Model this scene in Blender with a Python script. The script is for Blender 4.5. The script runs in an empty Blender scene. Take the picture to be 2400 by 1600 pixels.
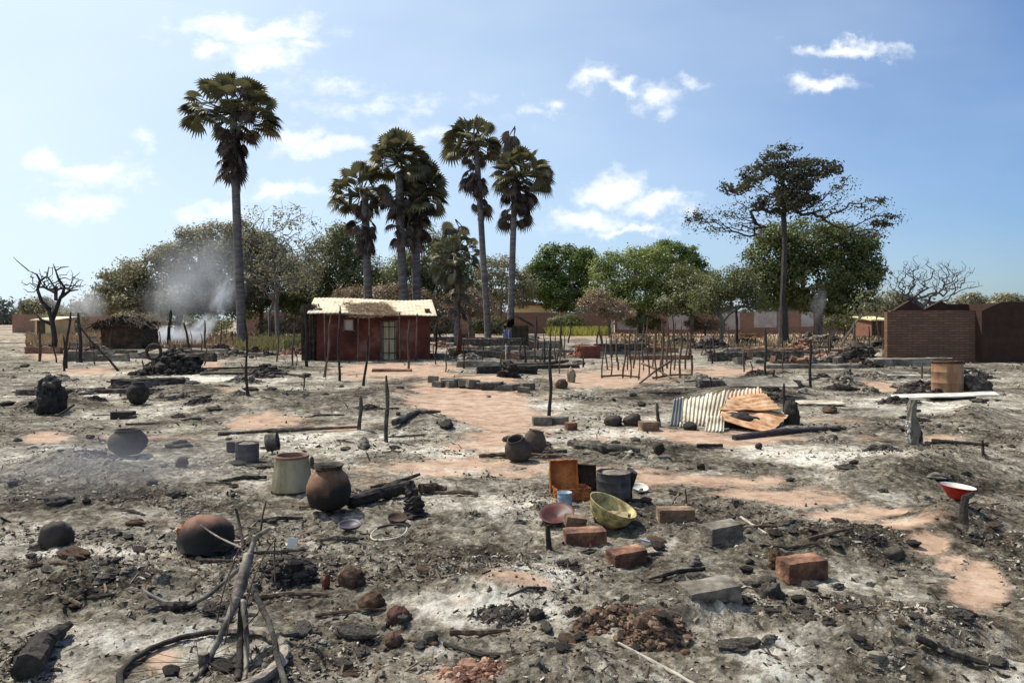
import bpy, math, random
import numpy as np
from mathutils import Vector, Matrix

# ------------------------------------------------------------------ camera, world, sun, exposure
F = 1699.0          # focal length in the units of the notes (a 2352 x 1568 view of the photo)
CX, HY, CAMH = 1176.0, 735.0, 1.7
sc = bpy.context.scene
cam_d = bpy.data.cameras.new("camera"); cam = bpy.data.objects.new("camera", cam_d)
sc.collection.objects.link(cam); sc.camera = cam
cam.location = (0, 0, CAMH); cam.rotation_euler = (math.radians(90), 0, 0)
cam_d.sensor_width = 36; cam_d.lens = 26.0; cam_d.shift_y = (HY - 784.0) / 2352.0
cam_d.clip_start = 0.1; cam_d.clip_end = 6000
SUN_EL, SUN_AZ = math.radians(55), math.radians(-52)      # azimuth from +Y towards +X
sd = Vector((math.sin(SUN_AZ) * math.cos(SUN_EL), math.cos(SUN_AZ) * math.cos(SUN_EL), math.sin(SUN_EL)))
sun_d = bpy.data.lights.new("sun", 'SUN'); sun_d.energy = 5.0; sun_d.angle = math.radians(0.5)
sun_d.color = (1.0, 0.93, 0.81)
sun = bpy.data.objects.new("sun", sun_d); sc.collection.objects.link(sun)
sun.rotation_euler = sd.to_track_quat('Z', 'Y').to_euler()
sc.view_settings.view_transform = 'Standard'; sc.view_settings.look = 'None'
sc.view_settings.exposure = 0.33; sc.view_settings.gamma = 1.0
sc.cycles.max_bounces = 5; sc.cycles.volume_bounces = 1; sc.cycles.transparent_max_bounces = 8
sc.cycles.volume_max_steps = 96

CLOUDS = [(475,122,34,16,.8),(600,128,80,30,1.0),(585,150,30,18,.8),(700,112,46,14,.7),(560,70,140,26,.9),(325,318,24,20,.5),
 (690,306,44,19,.95),(755,338,78,20,.85),(98,372,32,20,.75),(205,388,92,20,.85),(300,410,46,16,.6),(130,430,44,13,.5),
 (205,470,58,22,.9),(140,492,66,18,.8),(640,430,76,16,.85),(505,484,56,20,.9),(450,505,40,12,.6),
 (1370,172,36,24,1.0),(1432,192,32,13,.85),(1508,215,52,24,.85),(1605,188,26,14,.5),(1275,250,24,18,.6),(1225,268,26,12,.5),
 (1890,192,66,17,.95),(1950,108,84,14,.9),(860,240,170,22,.42),(1000,300,120,18,.38),(760,200,90,16,.4),(1405,435,54,32,1.05),(1345,500,76,22,.95),(1500,476,78,22,.9),(1440,528,110,10,.7)]
w = bpy.data.worlds.new("World"); sc.world = w; w.use_nodes = True
nt = w.node_tree; N = nt.nodes; L = nt.links; N.clear()
def nd(t, **k):
    n = N.new(t)
    for a, b in k.items(): setattr(n, a, b)
    return n
out = nd('ShaderNodeOutputWorld'); bg = nd('ShaderNodeBackground'); L.new(bg.outputs[0], out.inputs[0])
bg.inputs[1].default_value = 0.088
sky = nd('ShaderNodeTexSky', sky_type='NISHITA', sun_disc=False)
sky.sun_elevation = SUN_EL; sky.sun_rotation = SUN_AZ
sky.altitude = 300; sky.air_density = 1.0; sky.dust_density = 1.3; sky.ozone_density = 2.6
tc = nd('ShaderNodeTexCoord'); sep = nd('ShaderNodeSeparateXYZ'); L.new(tc.outputs['Generated'], sep.inputs[0])
def math_(op, a, b=None, c=None, clamp=False):
    n = nd('ShaderNodeMath', operation=op); n.use_clamp = clamp
    for i, v in enumerate((a, b, c)):
        if v is None: continue
        if isinstance(v, (int, float)): n.inputs[i].default_value = v
        else: L.new(v, n.inputs[i])
    return n.outputs[0]
ymx = math_('MAXIMUM', sep.outputs[1], 0.05)
u = math_('DIVIDE', sep.outputs[0], ymx); v = math_('DIVIDE', sep.outputs[2], ymx)
comb = nd('ShaderNodeCombineXYZ'); L.new(u, comb.inputs[0]); L.new(v, comb.inputs[1])
def noise_(vec, scale, detail, rough, sx=1, sy=1):
    mp = nd('ShaderNodeMapping'); mp.inputs['Scale'].default_value = (sx, sy, 1); L.new(vec, mp.inputs[0])
    n = nd('ShaderNodeTexNoise'); n.inputs['Scale'].default_value = scale; n.inputs['Detail'].default_value = detail
    n.inputs['Roughness'].default_value = rough; L.new(mp.outputs[0], n.inputs['Vector']); return n
warp = noise_(comb.outputs[0], 14, 5, .6)
wv = nd('ShaderNodeVectorMath', operation='SUBTRACT'); L.new(warp.outputs['Color'], wv.inputs[0]); wv.inputs[1].default_value = (.5, .5, .5)
ws = nd('ShaderNodeVectorMath', operation='SCALE'); L.new(wv.outputs[0], ws.inputs[0]); ws.inputs['Scale'].default_value = 0.085
wa = nd('ShaderNodeVectorMath', operation='ADD'); L.new(comb.outputs[0], wa.inputs[0]); L.new(ws.outputs[0], wa.inputs[1])
total = None
for (cx, cy, rx, ry, k) in CLOUDS:
    mp = nd('ShaderNodeMapping', vector_type='TEXTURE')
    mp.inputs['Location'].default_value = ((cx - CX) / F, (HY - cy) / F, 0)
    mp.inputs['Scale'].default_value = (rx * 1.8 / F, ry * 1.85 / F, 1)
    L.new(wa.outputs[0], mp.inputs[0])
    ln = nd('ShaderNodeVectorMath', operation='LENGTH'); L.new(mp.outputs[0], ln.inputs[0])
    m = math_('MULTIPLY_ADD', ln.outputs['Value'], -k, k)
    total = m if total is None else math_('MAXIMUM', total, m)
det = noise_(comb.outputs[0], 30, 6, .62, 1, 1.5)
dn = math_('MULTIPLY_ADD', det.outputs['Fac'], 1.35, -0.72)
cl = math_('ADD', total, dn)
cloud = nd('ShaderNodeMapRange', interpolation_type='SMOOTHSTEP'); cloud.inputs['From Min'].default_value = -0.05; cloud.inputs['From Max'].default_value = 0.92
L.new(cl, cloud.inputs[0])
# thin high veil, broad over the left of the view
veil_n = noise_(comb.outputs[0], 2.6, 4, .5, 1, 2.2)
vb = math_('MULTIPLY_ADD', u, -0.85, 0.42)
veil = math_('MULTIPLY', math_('ADD', vb, math_('MULTIPLY', veil_n.outputs['Fac'], 0.55)), 0.72, clamp=True)
fac = math_('MULTIPLY', cloud.outputs[0], 0.92, clamp=True)
tint = nd('ShaderNodeMix', data_type='RGBA', blend_type='MULTIPLY'); tint.inputs[0].default_value = 1.0
L.new(sky.outputs[0], tint.inputs[6]); tint.inputs[7].default_value = (0.80, 1.0, 1.24, 1)
mx = nd('ShaderNodeMix', data_type='RGBA'); L.new(veil, mx.inputs[0]); L.new(tint.outputs[2], mx.inputs[6]); mx.inputs[7].default_value = (7.4, 8.8, 9.9, 1)
mx2 = nd('ShaderNodeMix', data_type='RGBA'); L.new(fac, mx2.inputs[0]); L.new(mx.outputs[2], mx2.inputs[6]); mx2.inputs[7].default_value = (10.8, 11.0, 11.0, 1)
L.new(mx2.outputs[2], bg.inputs[0])

# ------------------------------------------------------------------ numeric helpers
def _h(ix, iy, s):
    n = (ix.astype(np.int64) * 374761393 + iy.astype(np.int64) * 668265263 + s * 1442695041) & 0x7fffffff
    n = ((n ^ (n >> 13)) * 1274126177) & 0x7fffffff
    n = (n ^ (n >> 16)) & 0xffff
    return n / 65535.0
def vnoise(x, y, s=0):
    x = np.asarray(x, float); y = np.asarray(y, float)
    ix = np.floor(x); iy = np.floor(y); fx = x - ix; fy = y - iy
    fx = fx * fx * (3 - 2 * fx); fy = fy * fy * (3 - 2 * fy)
    a = _h(ix, iy, s); b = _h(ix + 1, iy, s); c = _h(ix, iy + 1, s); d = _h(ix + 1, iy + 1, s)
    return (a + (b - a) * fx) * (1 - fy) + (c + (d - c) * fx) * fy
def fbm(x, y, s=0, o=4, g=.5):
    t = 0; a = 1; q = 0; x, y = x * .93 - y * .36, x * .36 + y * .93
    for i in range(o):
        t = t + a * vnoise(x, y, s + i * 17); q += a; a *= g; x, y = (x * .82 - y * .57) * 2.03 + 5.1, (x * .57 + y * .82) * 2.03 + 1.7
    return t / q
_wr = np.random.RandomState(5)
_WK = _wr.normal(size=(24, 3)); _WP = _wr.rand(24) * 6.28
def wob(P, freq, seed=0):
    K = np.roll(_WK, seed, 0)[:8] * freq; ph = np.roll(_WP, seed * 3)[:8]
    return np.sin(P @ K.T + ph + seed).mean(1)

# earth patches, pale ash and dark char areas, as (vx, vy, rx, ry, strength) of the ground seen there
EARTH = [(1090,925,135,50,1.1),(1160,965,120,36,1.05),(1010,895,70,26,1),(930,852,160,20,1.15),(860,843,80,12,1),(1120,1010,110,34,.85),(1090,1065,250,26,.85),(900,1100,150,18,.6),(1300,1075,180,20,.75),(1450,1085,170,22,.75),
 (195,853,85,11,1.1),(105,1008,75,18,1),(470,830,55,18,1.2),(620,968,130,17,1),(760,985,120,12,.7),(330,1003,150,12,.6),(520,905,45,10,.8),(1420,868,150,22,1.2),(1340,880,110,14,1.1),
 (1500,845,130,16,1),(1680,855,105,14,1.1),(1540,768,120,9,1.2),(1770,782,60,9,1.2),(1950,782,90,10,1),(2020,893,70,13,1),(1620,1005,190,24,.95),(1380,1010,110,16,.6),
 (1600,1105,190,26,.85),(1760,1140,170,24,.85),(1930,1180,160,24,.95),(2070,1212,130,24,.85),(2145,1252,56,26,1.15),(2265,1330,80,58,1.25),(2200,1290,60,26,.8),(1170,1350,90,22,.85),
 (200,792,170,20,.9),(560,800,120,14,.6),(120,815,60,22,.8),(250,820,90,16,.7),(430,1240,34,16,.6),(1010,1545,110,28,.65),(380,1520,60,40,.75),(1060,1385,60,12,.5),(1450,1445,60,24,.45),(1200,1085,90,16,.7),(690,1250,70,18,.5),(1900,965,110,14,.6),
 (1300,760,60,8,.6),(800,800,60,8,.5),(2150,1005,80,12,.8),(1980,1010,140,12,.6),(1250,910,60,12,.6),(880,940,50,10,.5),(190,1560,70,26,.5),(1500,1290,80,14,.4)]
PALE = [(200,910,120,7,1),(470,872,240,9,.9),(800,1035,260,32,.8),(660,1010,160,16,.7),(1130,1165,150,34,.75),(1000,1250,140,20,.5),(1090,1310,110,12,.7),(1250,1330,90,14,.7),
 (170,1270,140,16,.8),(380,1190,170,30,.65),(1780,1530,70,50,.9),(1960,1060,150,26,.9),(1800,1040,120,20,.7),(1100,1400,230,28,.6),(330,1480,240,34,.7),(1650,1350,130,26,.55),
 (1390,1000,140,14,.9),(2200,935,130,14,.8),(1560,950,80,16,.7),(250,1055,140,10,.9),(1960,1350,120,28,.65),(2060,1380,80,18,.7),(1350,940,160,14,.5),(2000,930,120,10,.5),
 (300,950,170,14,.5),(700,890,150,10,.6),(1520,1490,140,16,.5),(1480,1240,110,26,.4),(860,1400,130,26,.5),(130,1540,80,30,.8),(1000,1080,180,12,.4),(2050,1140,120,14,.5)]
DARK = [(220,1340,190,46,.8),(300,1120,260,40,.55),(350,1070,200,20,.4),(1280,1520,220,50,.65),(2080,1490,260,80,.6),(1900,1240,260,34,.6),(640,930,200,22,.6),(860,920,110,20,.6),
 (2120,1080,160,36,.6),(1420,1025,120,14,.5),(900,1330,160,30,.5),(1500,1420,120,40,.5),(600,1300,120,30,.4),(150,925,120,14,.5),(1700,930,60,14,.4),(1150,895,170,16,.5),
 (1500,905,200,10,.5),(1900,900,180,14,.5),(1850,860,200,12,.5),(400,905,110,16,.6),(1650,1180,150,26,.45),(1800,1440,140,30,.5),(700,1080,90,20,.3),(2230,1000,80,20,.4),
 (1100,870,170,14,.6),(1150,830,150,12,.7),(1400,1560,200,30,.6),(780,1480,200,40,.35),(2080,850,200,14,.4),(640,850,120,10,.5),(1640,800,240,18,.5),(1150,1345,70,10,.4)]
MOUND = [(220,1330,200,60,.10),(150,1060,90,26,.16),(260,1090,90,22,.10),(640,925,150,22,.22),(860,915,110,22,.20),(1150,1350,130,34,.10),(1500,1430,130,40,.13),(2110,1080,170,36,.18),
 (1900,1240,240,30,.10),(980,975,70,20,.16),(1150,880,150,12,.20),(2180,1200,90,30,.16),(1480,1035,110,14,.10),(420,905,110,16,.22),(1290,1530,160,40,.10),(2050,1480,220,60,.12),
 (600,1330,90,30,.10),(870,980,90,14,.1),(1700,905,130,14,.2),(150,930,100,14,.18),(1850,875,150,14,.2),(1380,1180,120,26,.06),(2240,960,60,20,.2),(1640,1420,120,26,.08)]
def _blobs(px, py, X, Y, table, warp=.5, seed=3):
    n1 = (fbm(X * 1.3, Y * .9, seed, 4) - .5) * 2 * warp; n2 = (fbm(X * 1.3 + 31, Y * .9, seed + 5, 4) - .5) * 2 * warp
    best = np.zeros_like(px)
    for (a, b, rx, ry, k) in table:
        d = ((px - a) / rx + n1) ** 2 + ((py - b) / ry + n2) ** 2
        best = np.maximum(best, k * np.exp(-d * .9))
    return best
def ground_fields(X, Y):
    X = np.asarray(X, float); Y = np.asarray(Y, float)
    Yc = np.maximum(Y, 1.0)
    px = CX + X / Yc * F; py = HY + CAMH / Yc * F
    earth = _blobs(px, py, X, Y, EARTH, .8, 3)
    earth = np.clip((earth - .20) * 1.75, 0, 1)
    earth = np.maximum(earth, .85 * np.clip((Y - 50) / 25, 0, 1) * np.clip(fbm(X * .12, Y * .08, 19, 3) * 3 - .9, 0, 1))
    pale = _blobs(px, py, X, Y, PALE, .7, 9); dark = _blobs(px, py, X, Y, DARK, .7, 23)
    m = np.zeros_like(px)
    for (a, b, rx, ry, h) in MOUND:
        m += .95 * h * np.exp(-(((px - a) / rx) ** 2 + ((py - b) / ry) ** 2) * 1.2)
    return px, py, earth, pale, dark, m
def height(X, Y, fields=None):
    X = np.asarray(X, float); Y = np.asarray(Y, float)
    px, py, earth, pale, dark, m = fields or ground_fields(X, Y)
    rough = 1 - .85 * earth
    far = np.clip((Y - 25) / 40, 0, 1)
    h = m + .07 * (fbm(X * .35, Y * .35, 41, 3) - .5) * (.3 + .7 * rough)
    h += rough * .09 * (fbm(X * 1.1, Y * 1.1, 51, 4, .55) - .5)
    b = np.abs(fbm(X * 3.6, Y * 3.6, 61, 4, .6) - .5) * 2
    h += rough * .065 * (.3 - b) * np.clip(1.5 - Y / 12, .35, 1) * (1 - .6 * earth)
    c = fbm(X * 14, Y * 14, 71, 3, .6)
    h += rough * .010 * (fbm(X * 33, Y * 33, 91, 2) - .5) * np.clip(1.4 - Y / 8, 0, 1)
    h += rough * .034 * np.clip(c - .48, -.05, .5) * 2 * (.5 + dark) * np.clip(1.6 - Y / 14, 0, 1)
    h += far * rough * .12 * (fbm(X * .5, Y * .5, 81, 3) - .5)
    h *= np.clip(1.5 - Y / 140, 0, 1)
    return h
def hz(x, y): return float(height(np.array([x]), np.array([y]))[0])
def gp(vx, vy):
    """ground point seen at (vx, vy)"""
    Y = CAMH * F / (vy - HY)
    for _ in range(5):
        z = hz((vx - CX) * Y / F, Y); Y = (CAMH - z) * F / (vy - HY)
    return Vector(((vx - CX) * Y / F, Y, CAMH - (vy - HY) * Y / F))
def at(vx, vy, Y): return Vector(((vx - CX) * Y / F, Y, CAMH - (vy - HY) * Y / F))

class Geo:
    def __init__(s): s.v = []; s.f = []; s.n = 0
    def add(s, verts, faces):
        verts = np.asarray(verts, float).reshape(-1, 3)
        s.v.append(verts)
        if isinstance(faces, np.ndarray): s.f.append(faces + s.n)
        else:
            by = {}
            for f in faces: by.setdefault(len(f), []).append(f)
            for k, q in by.items(): s.f.append(np.array(q, np.int64) + s.n)
        s.n += len(verts); return s
    def box(s, c, d, rz=0, rot=None, jit=0, seed=0, div=1):
        """box centred at c; with jit it gets subdivided, worn corners"""
        if jit:
            s_ = np.linspace(-1, 1, div + 2)
            pts = []; faces = []; idx = {}
            def vid(p):
                k = tuple(np.round(p, 4))
                if k not in idx: idx[k] = len(pts); pts.append(p)
                return idx[k]
            n = len(s_)
            for ax in range(3):
                for sg in (-1, 1):
                    for i in range(n - 1):
                        for j in range(n - 1):
                            q = []
                            for (a, b) in ((s_[i], s_[j]), (s_[i + 1], s_[j]), (s_[i + 1], s_[j + 1]), (s_[i], s_[j + 1])):
                                p = [0, 0, 0]; p[ax] = sg; p[(ax + 1) % 3] = a; p[(ax + 2) % 3] = b; q.append(vid(np.array(p, float)))
                            faces.append(q if sg > 0 else q[::-1])
            P = np.array(pts)
            cor = (np.abs(P) > .99).sum(1)
            P = P * np.where(cor == 3, .972, np.where(cor == 2, .988, 1.0))[:, None]
            P = P * np.array(d) / 2
            P = P + np.stack([wob(P + seed, 3.0 / max(d), seed), wob(P + seed, 3.1 / max(d), seed + 3), wob(P + seed, 2.7 / max(d), seed + 6)], 1) * jit
            P = P + np.random.RandomState(seed).normal(size=P.shape) * jit * .25
            vs, fs = P, faces
        else:
            vs = np.array([[x, y, z] for x in (-.5, .5) for y in (-.5, .5) for z in (-.5, .5)]) * np.array(d)
            fs = [(0, 1, 3, 2), (4, 6, 7, 5), (0, 4, 5, 1), (2, 3, 7, 6), (0, 2, 6, 4), (1, 5, 7, 3)]
        R = np.array(rot.to_3x3()) if rot is not None else np.array(Matrix.Rotation(rz, 3, 'Z'))
        return s.add(vs @ R.T + np.array(c), fs)
    def tube(s, pts, rad, sides=8, jit=0, seed=0, cap=True):
        P = np.array([list(p) for p in pts], float); n = len(P)
        rad = np.broadcast_to(np.array(rad, float), (n,)) if np.ndim(rad) == 0 or len(np.atleast_1d(rad)) == n else np.interp(np.linspace(0, 1, n), np.linspace(0, 1, len(rad)), rad)
        T = np.gradient(P, axis=0); T /= np.maximum(np.linalg.norm(T, axis=1), 1e-9)[:, None]
        up = np.array([0, 0, 1.0]) if abs(T[0, 2]) < .9 else np.array([1.0, 0, 0])
        rs = np.random.RandomState(seed); vs = []
        A = np.cross(T[0], up); A /= np.linalg.norm(A)
        for i in range(n):
            A = A - T[i] * (A @ T[i]); A /= np.linalg.norm(A); B = np.cross(T[i], A)
            for k in range(sides):
                a = 2 * math.pi * k / sides; r = rad[i] * (1 + jit * rs.normal())
                vs.append(P[i] + (A * math.cos(a) + B * math.sin(a)) * r)
        fs = [(i * sides + k, i * sides + (k + 1) % sides, (i + 1) * sides + (k + 1) % sides, (i + 1) * sides + k) for i in range(n - 1) for k in range(sides)]
        if cap: fs += [tuple(range(sides))[::-1], tuple(range((n - 1) * sides, n * sides))]
        return s.add(vs, fs)
    def lathe(s, prof, c=(0, 0, 0), seg=28, rot=None, jit=0, seed=0, squash=1.0):
        vs = []
        for (r, z) in prof:
            for k in range(seg):
                a = 2 * math.pi * k / seg; vs.append((max(r, 1e-4) * math.cos(a), max(r, 1e-4) * math.sin(a) * squash, z))
        vs = np.array(vs)
        if jit:
            q = 1 + jit * wob(vs, 5, seed); vs[:, 0] *= q; vs[:, 1] *= q; vs[:, 2] += jit * .25 * wob(vs, 6, seed + 2)
        fs = [(i * seg + k, i * seg + (k + 1) % seg, (i + 1) * seg + (k + 1) % seg, (i + 1) * seg + k) for i in range(len(prof) - 1) for k in range(seg)]
        if jit > .02: vs = vs * (1 + .5 * jit * wob(vs, 26, seed + 5) + .10 * jit * np.random.RandomState(seed).normal(size=len(vs)))[:, None]
        if rot is not None: vs = vs @ np.array(rot.to_3x3()).T
        return s.add(vs + np.array(c), fs)
    def rock(s, c, r, seed=0, u=12, v=8, amp=.25, rz=0):
        vs = []
        for i in range(v + 1):
            for k in range(u):
                t = math.pi * i / v; a = 2 * math.pi * k / u
                vs.append((math.sin(t) * math.cos(a), math.sin(t) * math.sin(a), math.cos(t)))
        vs = np.array(vs); q = 1 + amp * wob(vs, 1.8, seed) * 1.6 + amp * .8 * wob(vs, 5, seed + 4) + amp * .6 * wob(vs, 13, seed + 9) + amp * .16 * np.random.RandomState(seed + 1).normal(size=len(vs))
        vs = vs * q[:, None] * np.array(r)
        R = np.array(Matrix.Rotation(rz, 3, 'Z')); vs = vs @ R.T
        fs = [(i * u + k, (i + 1) * u + k, (i + 1) * u + (k + 1) % u, i * u + (k + 1) % u) for i in range(v) for k in range(u)]
        return s.add(vs + np.array(c), fs)
    def cones(s, P0, P1, r0, r1, sides=5):
        """many tapered segments at once"""
        P0 = np.asarray(P0, float); P1 = np.asarray(P1, float); T = P1 - P0; ln = np.linalg.norm(T, axis=1); T = T / np.maximum(ln, 1e-9)[:, None]
        ref = np.where(np.abs(T[:, 2:3]) < .9, np.array([[0, 0, 1.0]]), np.array([[1.0, 0, 0]]))
        A = np.cross(T, ref); A /= np.linalg.norm(A, axis=1)[:, None]; B = np.cross(T, A)
        a = 2 * math.pi * np.arange(sides) / sides; ca = np.cos(a)[None, :, None]; sa = np.sin(a)[None, :, None]
        ring = A[:, None, :] * ca + B[:, None, :] * sa
        e = T * np.minimum(np.asarray(r1)[:, None] * .5, ln[:, None] * .2)
        V0 = P0[:, None, :] + ring * np.asarray(r0)[:, None, None]; V1 = (P1 + e)[:, None, :] + ring * np.asarray(r1)[:, None, None]
        vs = np.concatenate([V0, V1], 1).reshape(-1, 3)
        k = np.arange(sides); q = np.stack([k, (k + 1) % sides, (k + 1) % sides + sides, k + sides], 1)
        fs = (q[None] + (np.arange(len(P0)) * 2 * sides)[:, None, None]).reshape(-1, 4)
        return s.add(vs, fs)

COL = sc.collection
def tag(o, label=None, cat=None, group=None, kind=None):
    if label: o['label'] = label
    if cat: o['category'] = cat
    if group: o['group'] = group
    if kind: o['kind'] = kind
    return o
def thing(name, label, cat, loc, group=None, rz=0):
    o = bpy.data.objects.new(name, None); COL.objects.link(o); o.location = loc; o.rotation_euler = (0, 0, rz)
    o.empty_display_size = .1
    return tag(o, label, cat, group)
def mk(name, g, m, parent=None, org=None, smooth=False, local=False):
    """Geo in world coordinates -> one mesh object (under parent, or with its origin at org)"""
    V = np.concatenate(g.v)
    if org is None: org = parent.location if parent is not None and not local else (Vector((0, 0, 0)) if local or parent else Vector(V.mean(0)))
    if parent is not None and parent.parent is not None and not local: org = Vector(org) + parent.parent.location
    V = V - np.array(org)
    me = bpy.data.meshes.new(name); me.vertices.add(len(V)); me.vertices.foreach_set('co', V.astype(np.float32).ravel())
    loops = np.concatenate([f.ravel() for f in g.f]); tot = np.concatenate([np.full(len(f), f.shape[1]) for f in g.f])
    st = np.concatenate([[0], np.cumsum(tot)[:-1]])
    me.loops.add(len(loops)); me.loops.foreach_set('vertex_index', loops.astype(np.int32))
    me.polygons.add(len(tot)); me.polygons.foreach_set('loop_start', st.astype(np.int32)); me.polygons.foreach_set('loop_total', tot.astype(np.int32))
    me.polygons.foreach_set('use_smooth', np.full(len(tot), bool(smooth)))
    me.update(calc_edges=True); me.validate()
    ms = m if isinstance(m, (list, tuple)) else [m]
    for q in ms: me.materials.append(q)
    o = bpy.data.objects.new(name, me); COL.objects.link(o)
    if parent is not None: o.parent = parent
    else: o.location = org
    return o
def solid(o, t):
    md = o.modifiers.new('thickness', 'SOLIDIFY'); md.thickness = t; md.offset = 0; return o

# ------------------------------------------------------------------ materials
def new_mat(name):
    m = bpy.data.materials.new(name); m.use_nodes = True; m.node_tree.nodes.clear(); return m
class NT:
    def __init__(s, m): s.t = m.node_tree; s.N = s.t.nodes; s.L = s.t.links
    def n(s, t, **k):
        x = s.N.new(t)
        for a, b in k.items(): setattr(x, a, b)
        return x
    def link(s, a, b): s.L.new(a, b)
    def noise(s, scale, detail=4, rough=.55, vec=None, sc3=None):
        if vec is None: vec = s.coord()
        if sc3:
            mp = s.n('ShaderNodeMapping'); mp.inputs['Scale'].default_value = sc3; s.link(vec, mp.inputs[0]); vec = mp.outputs[0]
        x = s.n('ShaderNodeTexNoise'); x.inputs['Scale'].default_value = scale; x.inputs['Detail'].default_value = detail; x.inputs['Roughness'].default_value = rough
        s.link(vec, x.inputs['Vector']); return x.outputs['Fac']
    def coord(s):
        if not hasattr(s, '_c'): s._c = s.n('ShaderNodeTexCoord').outputs['Object']
        return s._c
    def ramp(s, fac, stops):
        r = s.n('ShaderNodeValToRGB'); e = r.color_ramp.elements
        while len(e) > 1: e.remove(e[-1])
        e[0].position = stops[0][0]; e[0].color = (*stops[0][1], 1)
        for p, c in stops[1:]:
            q = e.new(p); q.color = (*c, 1)
        s.link(fac, r.inputs[0]); return r.outputs[0]
    def m(s, op, a, b=0.0, c=None, clamp=False):
        x = s.n('ShaderNodeMath', operation=op); x.use_clamp = clamp
        for i, v in enumerate((a, b, c)):
            if v is None: continue
            if isinstance(v, (int, float)): x.inputs[i].default_value = v
            else: s.link(v, x.inputs[i])
        return x.outputs[0]
    def mix(s, f, a, b, blend='MIX'):
        x = s.n('ShaderNodeMix', data_type='RGBA', blend_type=blend)
        for i, v in ((0, f), (6, a), (7, b)):
            if isinstance(v, (int, float)): x.inputs[i].default_value = v
            elif isinstance(v, tuple): x.inputs[i].default_value = (*v, 1)
            else: s.link(v, x.inputs[i])
        return x.outputs[2]
    def out(s, col, rough=.9, metal=0, bump=None, bstr=.5, bdist=.02, spec=.3):
        p = s.n('ShaderNodeBsdfPrincipled'); o = s.n('ShaderNodeOutputMaterial'); s.link(p.outputs[0], o.inputs[0])
        if isinstance(col, tuple): p.inputs['Base Color'].default_value = (*col, 1)
        else: s.link(col, p.inputs['Base Color'])
        if isinstance(rough, (int, float)): p.inputs['Roughness'].default_value = rough
        else: s.link(rough, p.inputs['Roughness'])
        p.inputs['Metallic'].default_value = metal; p.inputs['Specular IOR Level'].default_value = spec
        if bump is not None:
            b = s.n('ShaderNodeBump'); b.inputs['Strength'].default_value = bstr; b.inputs['Distance'].default_value = bdist
            s.link(bump, b.inputs['Height']); s.link(b.outputs[0], p.inputs['Normal'])
        return p
_mc = {}
def M(name, cols, scale=6, rough=.9, bstr=.5, bdist=.01, detail=7, nr=.65, metal=0, sc3=None, fine=None):
    """mottled material: colours spread over a noise"""
    if name in _mc: return _mc[name]
    m = new_mat(name); t = NT(m); f = t.noise(scale, detail, nr, sc3=sc3)
    k = len(cols); col = t.ramp(f, [(.30 + .40 * i / max(k - 1, 1), c) for i, c in enumerate(cols)])
    b = t.noise((fine or scale * 4), 6, .7)
    t.out(col, rough, metal, b, bstr, bdist); _mc[name] = m; return m

def ground_material():
    m = new_mat('ash_ground'); t = NT(m); co = t.coord()
    a = t.n('ShaderNodeAttribute', attribute_name='ash'); e = t.n('ShaderNodeAttribute', attribute_name='earth')
    n1 = t.noise(1.6, 12, .74); n2 = t.noise(9, 8, .75, sc3=(1, 1, 1)); n3 = t.noise(48, 5, .7)
    vor = t.n('ShaderNodeTexVoronoi'); vor.inputs['Scale'].default_value = 17; t.link(co, vor.inputs['Vector'])
    x = t.m('ADD', a.outputs['Fac'], t.m('MULTIPLY_ADD', n1, 1.45, -.725))
    x = t.m('ADD', x, t.m('MULTIPLY_ADD', n2, 1.4, -.70))
    x = t.m('ADD', x, t.m('MULTIPLY_ADD', n3, .7, -.35))
    x = t.m('ADD', x, t.m('MULTIPLY_ADD', vor.outputs['Distance'], -.25, .12))
    col = t.ramp(x, [(0, (.014, .011, .009)), (.16, (.045, .038, .028)), (.34, (.12, .103, .078)), (.52, (.235, .208, .163)), (.72, (.43, .39, .32)), (1, (.80, .76, .67))])
    tn = t.noise(2.3, 6, .6)
    col = t.mix(t.m('MULTIPLY_ADD', tn, 1.6, -.78, clamp=True), col, t.mix(1.0, col, (1.18, .98, .80), 'MULTIPLY'))
    tn2 = t.noise(.9, 6, .6)
    col = t.mix(t.m('MULTIPLY_ADD', tn2, 2.2, -1.1, clamp=True), col, t.mix(1.0, col, (.93, .98, 1.05), 'MULTIPLY'))
    ec = t.ramp(t.noise(3.2, 9, .72), [(.25, (.19, .12, .085)), (.42, (.33, .215, .15)), (.56, (.44, .31, .225)), (.75, (.52, .42, .33))])
    en = t.m('ADD', e.outputs['Fac'], t.m('MULTIPLY_ADD', t.noise(3, 13, .80), 3.6, -1.95))
    em = t.m('MULTIPLY', t.m('MULTIPLY_ADD', en, 1.5, -.22, clamp=True), t.m('MULTIPLY', e.outputs['Fac'], 1.6, clamp=True))
    rd = t.m('MULTIPLY_ADD', t.noise(2.1, 10, .75), 6, -3.7, clamp=True)
    col = t.mix(t.m('MULTIPLY', rd, .5), col, (.26, .135, .09))
    cover = t.m('MULTIPLY_ADD', t.noise(1.1, 12, .78), 5.0, -2.75, clamp=True)      # ash dusted over the bare soil
    em = t.m('MULTIPLY', em, t.m('MULTIPLY_ADD', cover, -.72, .96))
    col = t.mix(em, col, ec)
    bh = t.m('ADD', t.noise(26, 8, .75), t.m('MULTIPLY', n3, .5))
    bs = t.m('MULTIPLY_ADD', em, -.6, 1.0)
    p = t.out(col, .96, 0, bh, 1.0, .05, .1)
    b = [x for x in t.N if x.type == 'BUMP'][0]; t.link(bs, b.inputs['Strength'])
    return m
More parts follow.
